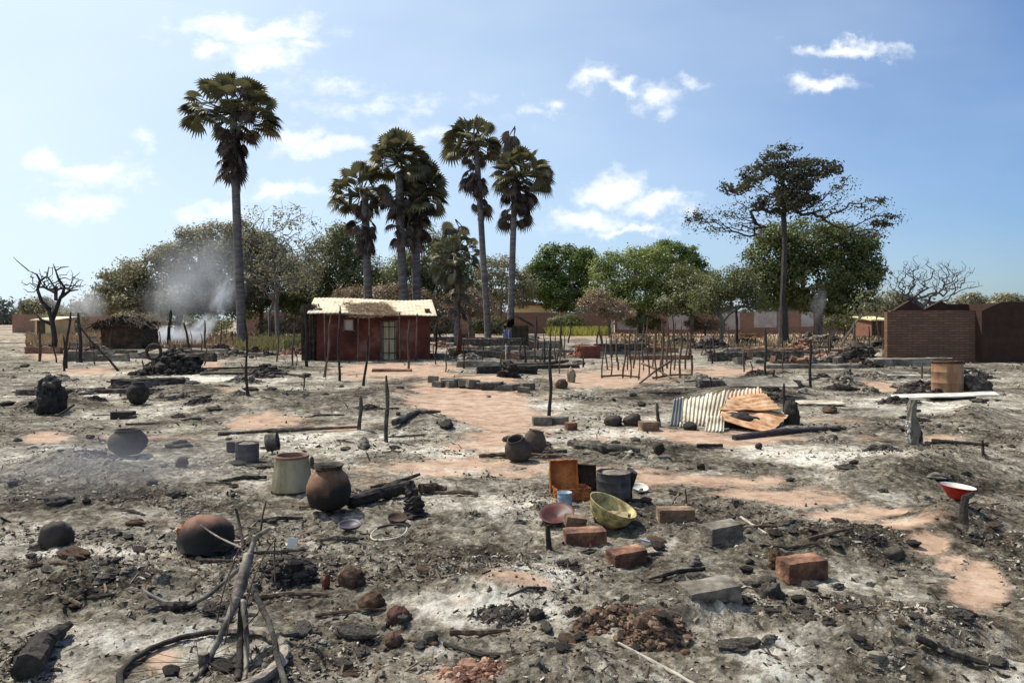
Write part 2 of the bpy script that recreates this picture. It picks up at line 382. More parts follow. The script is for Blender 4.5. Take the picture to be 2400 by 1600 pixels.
def leaf_mat(name, c1, c2, trans=.35, c3=None):
    m = new_mat(name); t = NT(m); g = t.n('ShaderNodeNewGeometry')
    n = t.noise(.55, 3, .6)
    f = t.m('ADD', t.m('MULTIPLY', g.outputs['Random Per Island'], .55), t.m('MULTIPLY_ADD', n, 1.1, -.32), clamp=True)
    st = [(.05, c1), (.75, c2)] + ([(.98, c3)] if c3 else [])
    col = t.ramp(f, st)
    d = t.n('ShaderNodeBsdfDiffuse'); tr = t.n('ShaderNodeBsdfTranslucent'); mx = t.n('ShaderNodeMixShader'); mx.inputs[0].default_value = trans
    gl = t.n('ShaderNodeBsdfGlossy'); gl.inputs['Roughness'].default_value = .5; mg = t.n('ShaderNodeMixShader'); mg.inputs[0].default_value = .04
    t.link(col, d.inputs[0]); t.link(col, tr.inputs[0]); t.link(d.outputs[0], mx.inputs[1]); t.link(tr.outputs[0], mx.inputs[2])
    t.link(mx.outputs[0], mg.inputs[1]); t.link(gl.outputs[0], mg.inputs[2])
    o = t.n('ShaderNodeOutputMaterial'); t.link(mg.outputs[0], o.inputs[0]); return m
def brick_mat(name, c1, c2, mortar, w=.28, h=.11, msize=.008, stain=(.07, .055, .045)):
    m = new_mat(name); t = NT(m); co = t.coord()
    mp = t.n('ShaderNodeMapping'); mp.inputs['Rotation'].default_value = (math.radians(90), 0, 0); t.link(co, mp.inputs[0])
    b = t.n('ShaderNodeTexBrick'); b.inputs['Scale'].default_value = 1; b.inputs['Brick Width'].default_value = w; b.inputs['Row Height'].default_value = h
    b.inputs['Mortar Size'].default_value = msize; b.inputs['Mortar Smooth'].default_value = .3; b.inputs['Bias'].default_value = 0
    wn = t.n('ShaderNodeTexNoise'); wn.inputs['Scale'].default_value = 2.2; wn.inputs['Detail'].default_value = 5; t.link(co, wn.inputs['Vector'])
    vs = t.n('ShaderNodeVectorMath', operation='MULTIPLY_ADD'); t.link(wn.outputs['Color'], vs.inputs[0]); vs.inputs[1].default_value = (.06,) * 3; t.link(mp.outputs[0], vs.inputs[2])
    t.link(vs.outputs[0], b.inputs['Vector'])
    b.inputs['Color1'].default_value = (*c1, 1); b.inputs['Color2'].default_value = (*c2, 1); b.inputs['Mortar'].default_value = (*mortar, 1)
    st = t.m('MULTIPLY_ADD', t.noise(.9, 7, .65), 2.4, -1.0, clamp=True)
    col = t.mix(t.m('MULTIPLY', st, .65), b.outputs['Color'], stain)
    col = t.mix(t.m('MULTIPLY_ADD', t.noise(9, 6, .7), 1.2, -.35, clamp=True), col, t.mix(1.0, col, (1.5, 1.35, 1.2), 'MULTIPLY'))
    h_ = t.m('ADD', t.m('MULTIPLY', b.outputs['Fac'], -1), t.m('MULTIPLY', t.noise(22, 6, .7), .8))
    t.out(col, .95, 0, h_, .8, .02, .1); return m

MG = ground_material()
CHAR = M('charred_wood', [(.012, .010, .009), (.032, .026, .022), (.075, .062, .052)], 9, .85, .9, .02)
CHARASH = M('ash_dusted_char', [(.02, .017, .015), (.07, .06, .05), (.22, .20, .17)], 7, .95, .9, .02)
BURNTWOOD = M('scorched_pole', [(.035, .022, .016), (.10, .065, .045), (.20, .15, .11)], 5, .9, .8, .01, sc3=(1, 1, .25))
GREYWOOD = M('weathered_branch', [(.07, .055, .042), (.24, .20, .16), (.46, .40, .33)], 9, .85, .9, .008, sc3=(1, 1, .5))
TWIG = M('dark_twig', [(.03, .02, .015), (.09, .065, .05)], 12, .9)
BARK = M('grey_bark', [(.06, .048, .04), (.14, .12, .10), (.22, .20, .175)], 3, .95, .8, .03, sc3=(1, 1, .4))
PALMBARK = M('palm_bark', [(.06, .05, .048), (.12, .105, .10), (.20, .18, .17)], 1.6, .95, .8, .05, sc3=(1, 1, 5))
DARKBARK = M('burnt_bark', [(.014, .011, .012), (.035, .028, .028), (.08, .065, .06)], 3, .95, .8, .03)
MUDBRICK = M('fired_mud_brick', [(.025, .015, .012), (.10, .048, .032), (.26, .13, .08), (.44, .29, .19)], 5, .95, .9, .006, fine=60)
ASHBRICK = M('ash_coated_brick', [(.045, .038, .032), (.15, .13, .105), (.30, .27, .225)], 8, .95, .9, .006, fine=60)
TANBRICK = M('tan_brick', [(.04, .028, .02), (.19, .12, .08), (.44, .33, .23)], 5, .95, .9, .006, fine=60)
CLAY = M('sooty_clay', [(.018, .012, .010), (.06, .03, .02), (.20, .09, .045), (.30, .15, .08)], 2.6, .75, .4, .004, fine=50)
def dark_base_clay(name='clay_soot_and_shade', cols=((.10, .05, .03), (.22, .115, .065), (.34, .20, .12)), off=2.1, slope=-7.0, amp=.34, xs=-.45):  # darkens colour downward and to the right; carries the clay pot's painted shade
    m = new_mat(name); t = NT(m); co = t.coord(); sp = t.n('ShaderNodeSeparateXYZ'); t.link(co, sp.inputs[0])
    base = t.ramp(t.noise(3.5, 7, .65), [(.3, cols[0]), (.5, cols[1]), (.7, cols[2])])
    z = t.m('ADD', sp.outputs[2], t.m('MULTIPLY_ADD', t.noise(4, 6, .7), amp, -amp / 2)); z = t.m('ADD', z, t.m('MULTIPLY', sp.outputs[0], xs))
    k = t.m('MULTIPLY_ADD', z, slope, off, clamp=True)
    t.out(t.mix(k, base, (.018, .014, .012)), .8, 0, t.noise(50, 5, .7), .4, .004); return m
SOOTSHADECLAY = dark_base_clay()  # soot plus shade of the pot's lower right, both put into the colour
CLAYDARK = M('burnt_clay', [(.022, .018, .016), (.055, .042, .036), (.10, .075, .06)], 4, .85, .5, .006, fine=40)
KHAKI = M('scorched_khaki_metal', [(.05, .035, .022), (.19, .15, .09), (.34, .285, .18), (.43, .37, .25)], 3.6, .7, .3, .004, fine=40, sc3=(1, 1, .35))
RUST = M('rust', [(.055, .018, .010), (.20, .065, .025), (.36, .13, .045), (.45, .22, .10)], 7, .85, .5, .004, fine=60)
RUSTDARK = M('dark_rust', [(.016, .012, .010), (.05, .03, .02), (.12, .06, .035)], 7, .85, .5, .004)
RUSTSHEET = M('orange_rust_sheet', [(.20, .075, .03), (.42, .21, .10), (.56, .36, .21), (.62, .46, .30)], 1.8, .8, .3, .004, fine=30, sc3=(3, 3, .6))
ZINC = M('scorched_zinc', [(.16, .10, .06), (.38, .32, .23), (.55, .50, .39), (.64, .60, .50)], 2.6, .6, .3, .004, fine=30)
YELLOW = M('yellow_enamel', [(.03, .025, .018), (.18, .14, .07), (.42, .35, .14), (.54, .48, .26)], 9, .75, .2, .002)
RED = M('red_enamel', [(.22, .02, .015), (.42, .03, .02), (.46, .05, .03)], 8, .35, .2, .002)
DRED = M('dark_red_enamel', [(.015, .007, .006), (.055, .012, .009), (.12, .022, .014)], 8, .5, .3, .003)
WHITE = M('pale_enamel', [(.45, .42, .34), (.66, .63, .55), (.74, .72, .66)], 6, .5, .2, .002)
BLUE = M('blue_grey_tin', [(.10, .13, .17), (.24, .32, .40), (.42, .50, .56)], 9, .5, .3, .002)
PURPLE = M('violet_plastic', [(.03, .026, .035), (.075, .06, .085)], 9, .5, .3, .002)
HOSE = M('scorched_hose', [(.03, .027, .025), (.08, .075, .07), (.16, .15, .14)], 9, .6, .3, .002)
CLINK = M('red_clinker', [(.025, .018, .014), (.075, .045, .03), (.16, .09, .055), (.28, .20, .13)], 14, .95, 1.0, .02, fine=40)
REDMUD = M('red_mud_plaster', [(.022, .010, .008), (.075, .022, .015), (.135, .038, .026), (.23, .11, .08)], .9, .95, .6, .02, fine=18)
STUBMAT = M('baked_mud_wall', [(.07, .035, .025), (.19, .10, .065), (.34, .22, .155)], 2.2, .95, .8, .02, fine=14)
STUBGREY = M('ashy_mud_wall', [(.06, .05, .04), (.18, .155, .125), (.40, .36, .30)], 2.2, .95, .8, .02, fine=14)
THATCH = M('dry_thatch', [(.12, .075, .045), (.30, .20, .125), (.48, .36, .24)], 5, .95, .8, .03, sc3=(6, 1, 1), fine=40)
SOOTTHATCH = M('burnt_thatch', [(.018, .014, .010), (.06, .045, .032), (.15, .11, .075)], 4, .95, .9, .04, fine=30)
ROOFM = M('pale_roof_sheet', [(.20, .14, .085), (.50, .42, .28), (.62, .55, .40), (.70, .64, .49)], 1.9, .8, .2, .005, sc3=(1, 2, 1))
DOORM = M('reed_door', [(.25, .19, .12), (.42, .35, .235), (.52, .44, .31)], 2, .9, .5, .01, sc3=(14, 14, .6), fine=40)
CLOTHM = M('pale_cloth', [(.40, .33, .27), (.56, .48, .42)], 3, .9)
BCLOTH = M('blue_cloth', [(.06, .07, .22), (.20, .23, .46), (.45, .48, .62)], 3, .9, sc3=(5, 5, .5))
PLASTER = M('grey_white_plaster', [(.26, .235, .22), (.36, .33, .32), (.45, .42, .41)], 1.2, .95, .4, .01)
OCHRE = M('ochre_wall', [(.46, .33, .16), (.60, .46, .25), (.66, .52, .31)], .8, .95)
RROOF = M('red_brown_roof', [(.17, .055, .03), (.28, .10, .055)], .8, .9)
GRASSM = leaf_mat('dry_yellow_grass', (.20, .19, .045), (.36, .36, .07), .3, (.46, .42, .16))
STRAWM = leaf_mat('dry_straw', (.13, .09, .05), (.32, .22, .12), .2)
BRICKA = brick_mat('dark_red_brickwork', (.19, .108, .075), (.13, .078, .056), (.085, .055, .042), .42, .1, .012)
BRICKB = brick_mat('compound_brickwork', (.26, .145, .11), (.20, .12, .09), (.26, .19, .15), .5, .22, .016, (.17, .12, .095))

# ------------------------------------------------------------------ ground
def build_ground():
    st = 2.35
    vrow = np.concatenate([np.arange(1500, 60, -st), np.arange(60, 12, -1.1), np.arange(12, 1.2, -.55)])
    Yr = CAMH * F / vrow
    ur = np.arange(-1.02, 1.0201, st / F)
    Y, U = np.meshgrid(Yr, ur, indexing='ij'); X = U * (Y + 1.0)
    fl = ground_fields(X, Y); px, py, earth, pale, dark, m = fl
    Z = height(X, Y, fl)
    ash = .45 + .80 * (fbm(X * .8, Y * .8, 101, 5, .6) - .5) + .44 * pale - .38 * dark
    far = np.clip((Y - 22) / 30, 0, 1)
    ash = ash + .25 * (vnoise(X * .35, Y * .22, 7) - .5) * far + .03
    ash += .9 * np.clip(np.abs(fbm(X * 1.5, Y * 1.5, 131, 3) - .5) * -14 + .55, 0, 1) * (1 - far) * .35      # pale veins of fine ash
    nr, nc = X.shape
    idx = np.arange(nr * nc).reshape(nr, nc)
    q = np.stack([idx[:-1, :-1], idx[:-1, 1:], idx[1:, 1:], idx[1:, :-1]], -1).reshape(-1, 4)
    g = Geo(); g.add(np.stack([X, Y, Z], -1).reshape(-1, 3), q)
    o = mk('ground', g, MG, org=Vector((0, 0, 0)), smooth=True)
    for nme, arr in (('ash', ash), ('earth', earth)):
        at_ = o.data.attributes.new(nme, 'FLOAT', 'POINT'); at_.data.foreach_set('value', arr.astype(np.float32).ravel())
    tag(o, kind='structure')
build_ground()

# ------------------------------------------------------------------ litter nobody could count
def litter(name, label, n, m, smin, smax, seed, flat=.5, ymin=3.0, ymax=45, dens=None, elong=2.0):
    r = np.random.RandomState(seed)
    t = r.rand(n); Y = 1 / (1 / ymin * (1 - t) + 1 / ymax * t); X = (r.rand(n) * 1.9 - .95) * (Y + .5)
    if dens is not None:
        k = dens(X, Y, r); X, Y = X[k], Y[k]
    n = len(X); Z = height(X, Y)
    S = smin * (smax / smin) ** (r.rand(n) ** 2.4) * (1 + Y / 9)
    base = np.array([[-1, -1, -1], [1, -1, -1], [1, 1, -1], [-1, 1, -1], [-1, -1, 1], [1, -1, 1], [1, 1, 1], [-1, 1, 1]], float)
    fq = np.array([(0, 3, 2, 1), (4, 5, 6, 7), (0, 1, 5, 4), (1, 2, 6, 5), (2, 3, 7, 6), (3, 0, 4, 7)])
    V = base[None] * .5 + r.normal(size=(n, 8, 3)) * .27
    V *= np.stack([S * (1 + r.rand(n) * elong), S * (.6 + .5 * r.rand(n)), S * flat * (.6 + .8 * r.rand(n))], 1)[:, None, :]
    a = r.rand(n) * 6.283; b = r.normal(size=n) * .5
    cb, sb = np.cos(b), np.sin(b)
    x = V[..., 0] * cb[:, None] + V[..., 2] * sb[:, None]; z = -V[..., 0] * sb[:, None] + V[..., 2] * cb[:, None]; y = V[..., 1]
    ca, sa = np.cos(a), np.sin(a)
    x2 = x * ca[:, None] - y * sa[:, None]; y2 = x * sa[:, None] + y * ca[:, None]
    P = np.stack([x2 + X[:, None], y2 + Y[:, None], z + (Z + S * flat * .25)[:, None]], -1).reshape(-1, 3)
    Fq = (fq[None] + (np.arange(n) * 8)[:, None, None]).reshape(-1, 4)
    g = Geo(); g.add(P, Fq); o = mk(name, g, m, org=Vector((0, 0, 0)))
    return tag(o, label, name.replace('_', ' '), kind='stuff')
def not_earth(X, Y, r):
    px, py, e, p, d, m = ground_fields(X, Y); c = vnoise(X * 1.7, Y * 1.7, 5)
    c = fbm(X * 1.3, Y * 1.3, 5, 3); return (r.rand(len(X)) > e * .97) & (r.rand(len(X)) < .06 + 1.2 * np.clip((c - .46) * 5, 0, 1) + .35 * d)
litter('charcoal_litter', 'fine black charcoal crumbs strewn over the ash', 60000, CHAR, .0025, .015, 1, .5, dens=not_earth)
litter('ash_crumbs', 'grey brown crumbs of burnt earth strewn over the ash', 46000, M('burnt_earth_crumb', [(.08, .065, .05), (.22, .19, .15), (.38, .33, .27)], 3, .95), .0025, .014, 2, .45, dens=not_earth, elong=1.6)
litter('pale_ash_flakes', 'white flakes of ash scattered over the field', 30000, M('ash_flake', [(.30, .275, .23), (.50, .46, .40)], 2, .95), .002, .010, 3, .35, dens=not_earth)
litter('charred_straw', 'burnt stalks and straw bits lying in the ash', 14000, M('burnt_stalk', [(.04, .03, .022), (.16, .11, .07), (.30, .22, .14)], 3, .95), .003, .009, 4, .5, dens=not_earth, elong=9.0)

# ------------------------------------------------------------------ foliage and trees
def leaves(lobes, n, size, seed, clump=.5, K=None, shell=(.72, 1.04), aspect=.55, droop=0.0, spread=None):
    r = np.random.RandomState(seed); lob = np.array(lobes, float)
    wts = (lob[:, 3] * lob[:, 4] + lob[:, 4] * lob[:, 5] + lob[:, 3] * lob[:, 5]); wts /= wts.sum()
    K = K or max(30, n // 26)
    li = r.choice(len(lob), K * 2, p=wts); d = r.normal(size=(K * 2, 3)); d /= np.linalg.norm(d, axis=1)[:, None]
    C = lob[li, :3] + d * lob[li, 3:6] * r.uniform(shell[0], shell[1], (K * 2, 1))
    keep = np.ones(len(C), bool)
    for l in lob:
        keep &= (((C - l[:3]) / l[3:6]) ** 2).sum(1) > .46
    C = C[keep][:K]; D = d[keep][:K]
    ci = r.randint(0, len(C), n); off = r.normal(size=(n, 3)) * clump * np.array([1, 1, .6])
    P = C[ci] + off
    nrm = D[ci] * 1.5 + r.normal(size=(n, 3)) * .7 + np.array([0, 0, .5]); nrm /= np.linalg.norm(nrm, axis=1)[:, None]
    ref = r.normal(size=(n, 3)); A = np.cross(nrm, ref); A /= np.linalg.norm(A, axis=1)[:, None]
    A[:, 2] -= droop; A /= np.linalg.norm(A, axis=1)[:, None]; B = np.cross(nrm, A)
    s = size * r.uniform(.55, 1.35, n)[:, None]
    V = np.stack([P - A * s * .5, P - B * s * aspect * .5 + A * s * .05, P + A * s * .5, P + B * s * aspect * .5 + A * s * .05], 1)
    q = np.arange(n * 4).reshape(n, 4); g = Geo(); g.add(V.reshape(-1, 3), q); return g
def skeleton(trunk, tips, r_tip, seed, step=.7, expo=.45, jit=.12, up=.0, rmax=None, sides=5, bias=.25):
    """trunk = list of points from the base; every tip is joined to the nearest point already there"""
    r = np.random.RandomState(seed); nodes = [np.array(list(p), float) for p in trunk]; par = [-1] + list(range(len(trunk) - 1))
    # refine the trunk
    nn = [nodes[0]]; pp = [-1]
    for i in range(1, len(nodes)):
        k = max(1, int(np.linalg.norm(nodes[i] - nodes[i - 1]) / step))
        for j in range(1, k + 1): nn.append(nodes[i - 1] + (nodes[i] - nodes[i - 1]) * j / k + r.normal(size=3) * jit * .25 * step); pp.append(len(nn) - 2)
    nodes, par = nn, pp; top = nodes[-1]; zfork = nodes[0][2] + (top[2] - nodes[0][2]) * .35
    tips = np.array([list(t) for t in tips]); order = np.argsort(np.linalg.norm(tips - top, axis=1)); tipn = []
    for t in tips[order]:
        A = np.array(nodes); dd = np.linalg.norm(A - t, axis=1); droot = np.linalg.norm(A - nodes[0], axis=1)
        cost = dd + bias * np.abs(droot) * .3 + np.where(A[:, 2] > t[2] - .1 * dd, (A[:, 2] - t[2] + .1 * dd) * 1.2, 0) + np.where(A[:, 2] < zfork, 3, 0)
        i = int(np.argmin(cost)); p0 = nodes[i]; k = max(1, int(dd[i] / step)); prev = i
        bow = np.array([0, 0, up * dd[i]])
        for j in range(1, k + 1):
            f = j / k; q = p0 + (t - p0) * f + bow * math.sin(math.pi * f) * .5 + (r.normal(size=3) * jit * step if j < k else 0)
            nodes.append(q); par.append(prev); prev = len(nodes) - 1
        tipn.append(prev)
    cnt = np.zeros(len(nodes)); 
    for i in tipn: cnt[i] += 1
    for i in range(len(nodes) - 1, 0, -1): cnt[par[i]] += cnt[i]
    rad = r_tip * np.maximum(cnt, 1) ** expo
    if rmax: rad = np.minimum(rad, rmax)
    P = np.array(nodes); ii = np.arange(1, len(nodes)); pi = np.array(par)[1:]
    g = Geo(); r0 = np.minimum(rad[pi], rad[ii] * 1.35 + .0); g.cones(P[pi], P[ii], r0, rad[ii], sides); return g
def lobes_px(L_, Y, depth=None):
    s = Y / F; o = []
    for q in L_:
        vx, vy, rx, ry = q[:4]; dy = q[4] if len(q) > 4 else 0; p = at(vx, vy, Y + dy)
        o.append((p.x, p.y, p.z, rx * s, (depth or (rx + ry) / 2 * s), ry * s))
    return o
def rand_in_lobes(lob, n, seed, lo=.2, hi=.95):
    r = np.random.RandomState(seed); lob = np.array(lob); w_ = lob[:, 3] * lob[:, 5]; i = r.choice(len(lob), n, p=w_ / w_.sum())
    d = r.normal(size=(n, 3)); d /= np.linalg.norm(d, axis=1)[:, None]
    return lob[i, :3] + d * lob[i, 3:6] * (r.uniform(lo ** 2, hi ** 2, (n, 1)) ** .5)
def leafy_tree(name, label, cat, base, Y, lob, n, size, mat, seed, trunk_top=None, tips=90, r_tip=.035, bark=None, group=None, clump=.5, K=None, twigs=0, **kw):
    b = at(base, HY + CAMH * F / Y, Y); b.z = hz(b.x, b.y) - .05
    root = thing(name, label, cat, b, group); lb = lobes_px(lob, Y); rz_ = random.Random(seed); ex = []
    for q in lb:
        for _ in range(5 if n > 3000 else 0):
            a = rz_.uniform(0, 6.28); e_ = rz_.uniform(-.5, 1.2); k = rz_.uniform(.28, .46); ex.append((q[0] + math.cos(a) * math.cos(e_) * q[3] * .86, q[1] + math.sin(a) * math.cos(e_) * q[4] * .86, q[2] + math.sin(e_) * q[5] * .86, q[3] * k, q[4] * k, q[5] * k * .8))
    lb = [(q[0], q[1], q[2], q[3] * .9, q[4] * .9, q[5] * .9) for q in lb] + ex
    tt = at(trunk_top[0], trunk_top[1], Y) if trunk_top else Vector((b.x, b.y, b.z + 2))
    g = skeleton([b, tt], rand_in_lobes(lb, tips, seed), r_tip, seed, step=.6, up=.1)
    mk('trunk', g, bark or BARK, root)
    if twigs:
        g = skeleton([b, tt], rand_in_lobes(lb, twigs, seed + 9, .6, 1.08), .012, seed + 1, step=.5, up=.1, jit=.2, sides=3); mk('twigs', g, bark or BARK, root)
    if n:
        g = leaves(lb, int(n * 1.6), size * .78, seed, clump * .8, K or max(30, n // 22), **kw); mk('crown', g, mat, root)
    return root
GL_MANGO = leaf_mat('mango_leaf', (.02, .036, .009), (.13, .19, .03), .28, (.33, .42, .09))
GL_BRIGHT = leaf_mat('bright_leaf', (.07, .095, .024), (.25, .30, .07), .45, (.40, .44, .15))
GL_OLIVE = leaf_mat('olive_leaf', (.075, .085, .032), (.19, .20, .075), .5, (.30, .27, .16))
GL_DARK = leaf_mat('dark_leaf', (.04, .052, .015), (.14, .16, .042), .4, (.24, .24, .08))
GL_TALL = leaf_mat('sparse_dark_leaf', (.03, .028, .016), (.085, .078, .04), .3)
GL_GREY = leaf_mat('dusty_grey_leaf', (.12, .11, .06), (.26, .235, .13), .5, (.30, .27, .19))
GL_BROWN = leaf_mat('dry_brown_leaf', (.16, .11, .065), (.30, .22, .135), .3)
GL_PALM = leaf_mat('palm_leaf', (.045, .042, .02), (.14, .125, .055), .3, (.34, .29, .18))
GL_DEADPALM = leaf_mat('dead_palm_leaf', (.035, .022, .017), (.095, .062, .045), .2, (.19, .14, .10))

# far-off woods along the horizon
lb = []; rr = random.Random(4)
for i in range(120):
    Yf = rr.uniform(230, 300); x = rr.uniform(-260, 260); h = rr.uniform(2.2, 4.2) * (1.25 if abs(x) > 90 else 1)
    lb.append((x, Yf, h * .9, rr.uniform(5, 11), 4, h * 1.15))
g = leaves(lb, 42000, 1.5, 77, 1.2, 3000)
tag(mk('far_woods', g, leaf_mat('far_leaf', (.05, .06, .05), (.10, .115, .085), .3), org=Vector((0, 260, 0))), 'hazy line of distant woods along the horizon', 'woods', kind='stuff')
for i, (vx, vy, rx, ry, Yf, lab) in enumerate([(2225, 700, 55, 27, 170, 'round hazy far tree rising behind the roofless brick house'), (2050, 700, 40, 30, 150, 'hazy far tree between the big mango and the brick house'),
      (2320, 700, 45, 26, 160, 'hazy far tree at the far right behind the brick house'), (95, 705, 50, 24, 170, 'hazy far tree behind the burnt tree at far left'), (1960, 705, 60, 20, 150, 'hazy far tree low behind the big mango'),
      (215, 712, 60, 24, 120, 'low grey tree left of the dusty grove')]):
    leafy_tree('distant_tree', lab, 'tree', vx, Yf, [(vx, vy, rx, ry), (vx + rx * .4, vy + 6, rx * .6, ry * .8), (vx - rx * .5, vy + 8, rx * .6, ry * .7)], 1800, .9, GL_GREY, 300 + i, (vx, vy + 10), 20, .08, group='far trees near the horizon', clump=.8)

# left grove
leafy_tree('acacia_tree', 'broad dusty grey-green tree behind the smoke, sloping down to the left', 'tree', 400, 68,
  [(500, 560, 78, 55), (430, 600, 80, 50), (355, 640, 75, 55), (285, 665, 60, 48), (560, 585, 60, 70), (420, 680, 130, 50), (530, 660, 80, 60), (250, 690, 45, 34)],
  36000, .34, GL_GREY, 11, (420, 700), 140, .03, twigs=250, group=None, clump=.45)
leafy_tree('acacia_tree', 'olive dusty tree filling the gap behind the tall left palm', 'tree', 600, 74,
  [(600, 600, 62, 78), (650, 660, 70, 60), (560, 690, 60, 46), (700, 690, 60, 40)], 16000, .34, GL_OLIVE, 12, (600, 700), 80, .03, twigs=160, clump=.5)
# tall bare tree with fine twigs
def bare_tree(name, label, base, base_vy, lob, Y, tips, r_tip, seed, fork, mat, leaf=0, lmat=None, expo=.47, jit=.16, up=.12, bias=.25, extra=None, hi=1.0):
    b = at(base, base_vy, Y); b.z = hz(b.x, b.y) - .05; root = thing(name, label, 'tree', b); lb = lobes_px(lob, Y)
    tp = list(rand_in_lobes(lb, tips, seed, .25, hi)) + [at(*e) for e in (extra or [])]
    g = skeleton([b] + [at(*f) for f in fork], tp, r_tip, seed, step=.45, up=up, jit=jit, expo=expo, bias=bias, sides=4)
    mk('trunk', g, mat, root)
    if leaf:
        mk('crown', leaves(lb, leaf, .22, seed, .35, shell=(.4, 1.02)), lmat, root)
    return root
bare_tree('leafless_tree', 'tall leafless tree with fine grey twigs left of the hut', 638, 775, [(650, 530, 95, 75), (700, 590, 60, 60), (610, 560, 60, 60), (660, 620, 90, 50)], 60, 620, .011, 21, [(634, 700, 60), (640, 650, 60)], M('pale_grey_bark', [(.10, .088, .075), (.20, .18, .16)], 3), 1600, GL_GREY, .44)
bare_tree('leafless_tree', 'smaller leafless tree beside the hut roof, with a pale leaning stem', 620, 778, [(690, 620, 60, 60), (610, 640, 50, 50)], 57, 220, .011, 22, [(618, 715, 57), (630, 690, 57)], BARK, 500, GL_GREY, .44)
# thicket behind the palms
leafy_tree('bush_tree', 'brown-green tree behind the hut roof, left of the thick palm', 'tree', 780, 72, [(770, 600, 60, 70), (830, 640, 60, 70), (720, 670, 60, 50), (790, 560, 40, 40)], 16000, .32, GL_OLIVE, 31, (780, 690), 70, .03, twigs=160, clump=.45)
leafy_tree('bush_tree', 'olive tree right behind the thick double palm trunk', 'tree', 1000, 70, [(985, 590, 60, 75), (1040, 650, 60, 60), (930, 640, 60, 70), (1000, 690, 80, 36)], 17000, .32, GL_OLIVE, 32, (1000, 690), 70, .03, twigs=160, clump=.45)
leafy_tree('bush_tree', 'dusty grey-green tree between the two slim right-hand palms', 'tree', 1150, 85, [(1150, 640, 52, 62), (1120, 670, 60, 46), (1195, 660, 40, 50)], 6500, .36, GL_GREY, 33, (1150, 700), 50, .03, twigs=120, clump=.45)
leafy_tree('bush_tree', 'low dark brown thicket tree behind the hut', 'tree', 880, 66, [(880, 690, 90, 36), (960, 700, 60, 30), (800, 705, 60, 26)], 12000, .28, GL_BROWN, 34, (880, 710), 50, .03, twigs=200, clump=.4)
leafy_tree('bush_tree', 'dry reddish bush tree behind the slim palm trunk', 'tree', 1080, 58, [(1070, 690, 50, 36), (1110, 705, 40, 26)], 2600, .24, GL_BROWN, 35, (1080, 710), 40, .02, twigs=260, clump=.35)
# mango trees on the right
leafy_tree('mango_tree', 'dense round mango tree, bright green on the left, behind the ochre house', 'tree', 1290, 100,
  [(1300, 610, 62, 52), (1245, 645, 52, 50), (1330, 640, 38, 66), (1290, 680, 66, 40), (1220, 655, 32, 34), (1345, 600, 22, 26)], 21000, .42, GL_MANGO, 41, (1290, 700), 60, .05, clump=.42, droop=.4)
leafy_tree('mango_tree', 'dark round tree peeking over the bright green tree', 'tree', 1545, 105, [(1535, 590, 52, 42), (1575, 610, 40, 44), (1500, 600, 40, 30), (1620, 650, 34, 44)], 10500, .42, GL_MANGO, 42, (1545, 680), 40, .05, clump=.42)
leafy_tree('leafy_tree', 'loose bright green tree right of the dark round mango', 'tree', 1470, 80,
  [(1440, 630, 66, 56), (1500, 620, 60, 56), (1400, 665, 46, 46), (1540, 660, 60, 50), (1480, 680, 90, 40)], 17000, .34, GL_BRIGHT, 43, (1470, 715), 110, .03, twigs=220, clump=.5)
leafy_tree('leafy_tree', 'olive spreading tree between the bright tree and the forked one', 'tree', 1590, 76, [(1590, 665, 60, 50), (1640, 685, 48, 40), (1560, 700, 60, 26)], 9000, .32, GL_OLIVE, 44, (1590, 715), 70, .03, twigs=200, clump=.5)
leafy_tree('dry_bush', 'straw-brown dry bush tree standing before the compound wall', 'tree', 1400, 74, [(1375, 690, 34, 30), (1410, 715, 44, 26), (1350, 705, 24, 18)], 4200, .24, GL_BROWN, 45, (1400, 735), 50, .02, twigs=260, clump=.35)
leafy_tree('small_tree', 'small loose olive tree with forked V trunk before the white panels', 'tree', 1655, 50,
  [(1660, 660, 42, 40), (1700, 650, 34, 36), (1620, 690, 34, 32), (1730, 690, 26, 30)], 5200, .22, GL_OLIVE, 46, (1662, 740), 80, .02, twigs=240, clump=.4)
leafy_tree('mango_tree', 'huge dark dense mango tree behind the tall sparse tree', 'tree', 1880, 66,
  [(1860, 560, 100, 66), (1930, 570, 74, 60), (1780, 600, 62, 70), (1870, 640, 130, 60), (1965, 640, 54, 76), (1760, 660, 44, 60), (1900, 690, 110, 34), (1990, 600, 30, 40)], 34000, .34, GL_DARK, 47, (1880, 690), 110, .05, clump=.42, droop=.3)
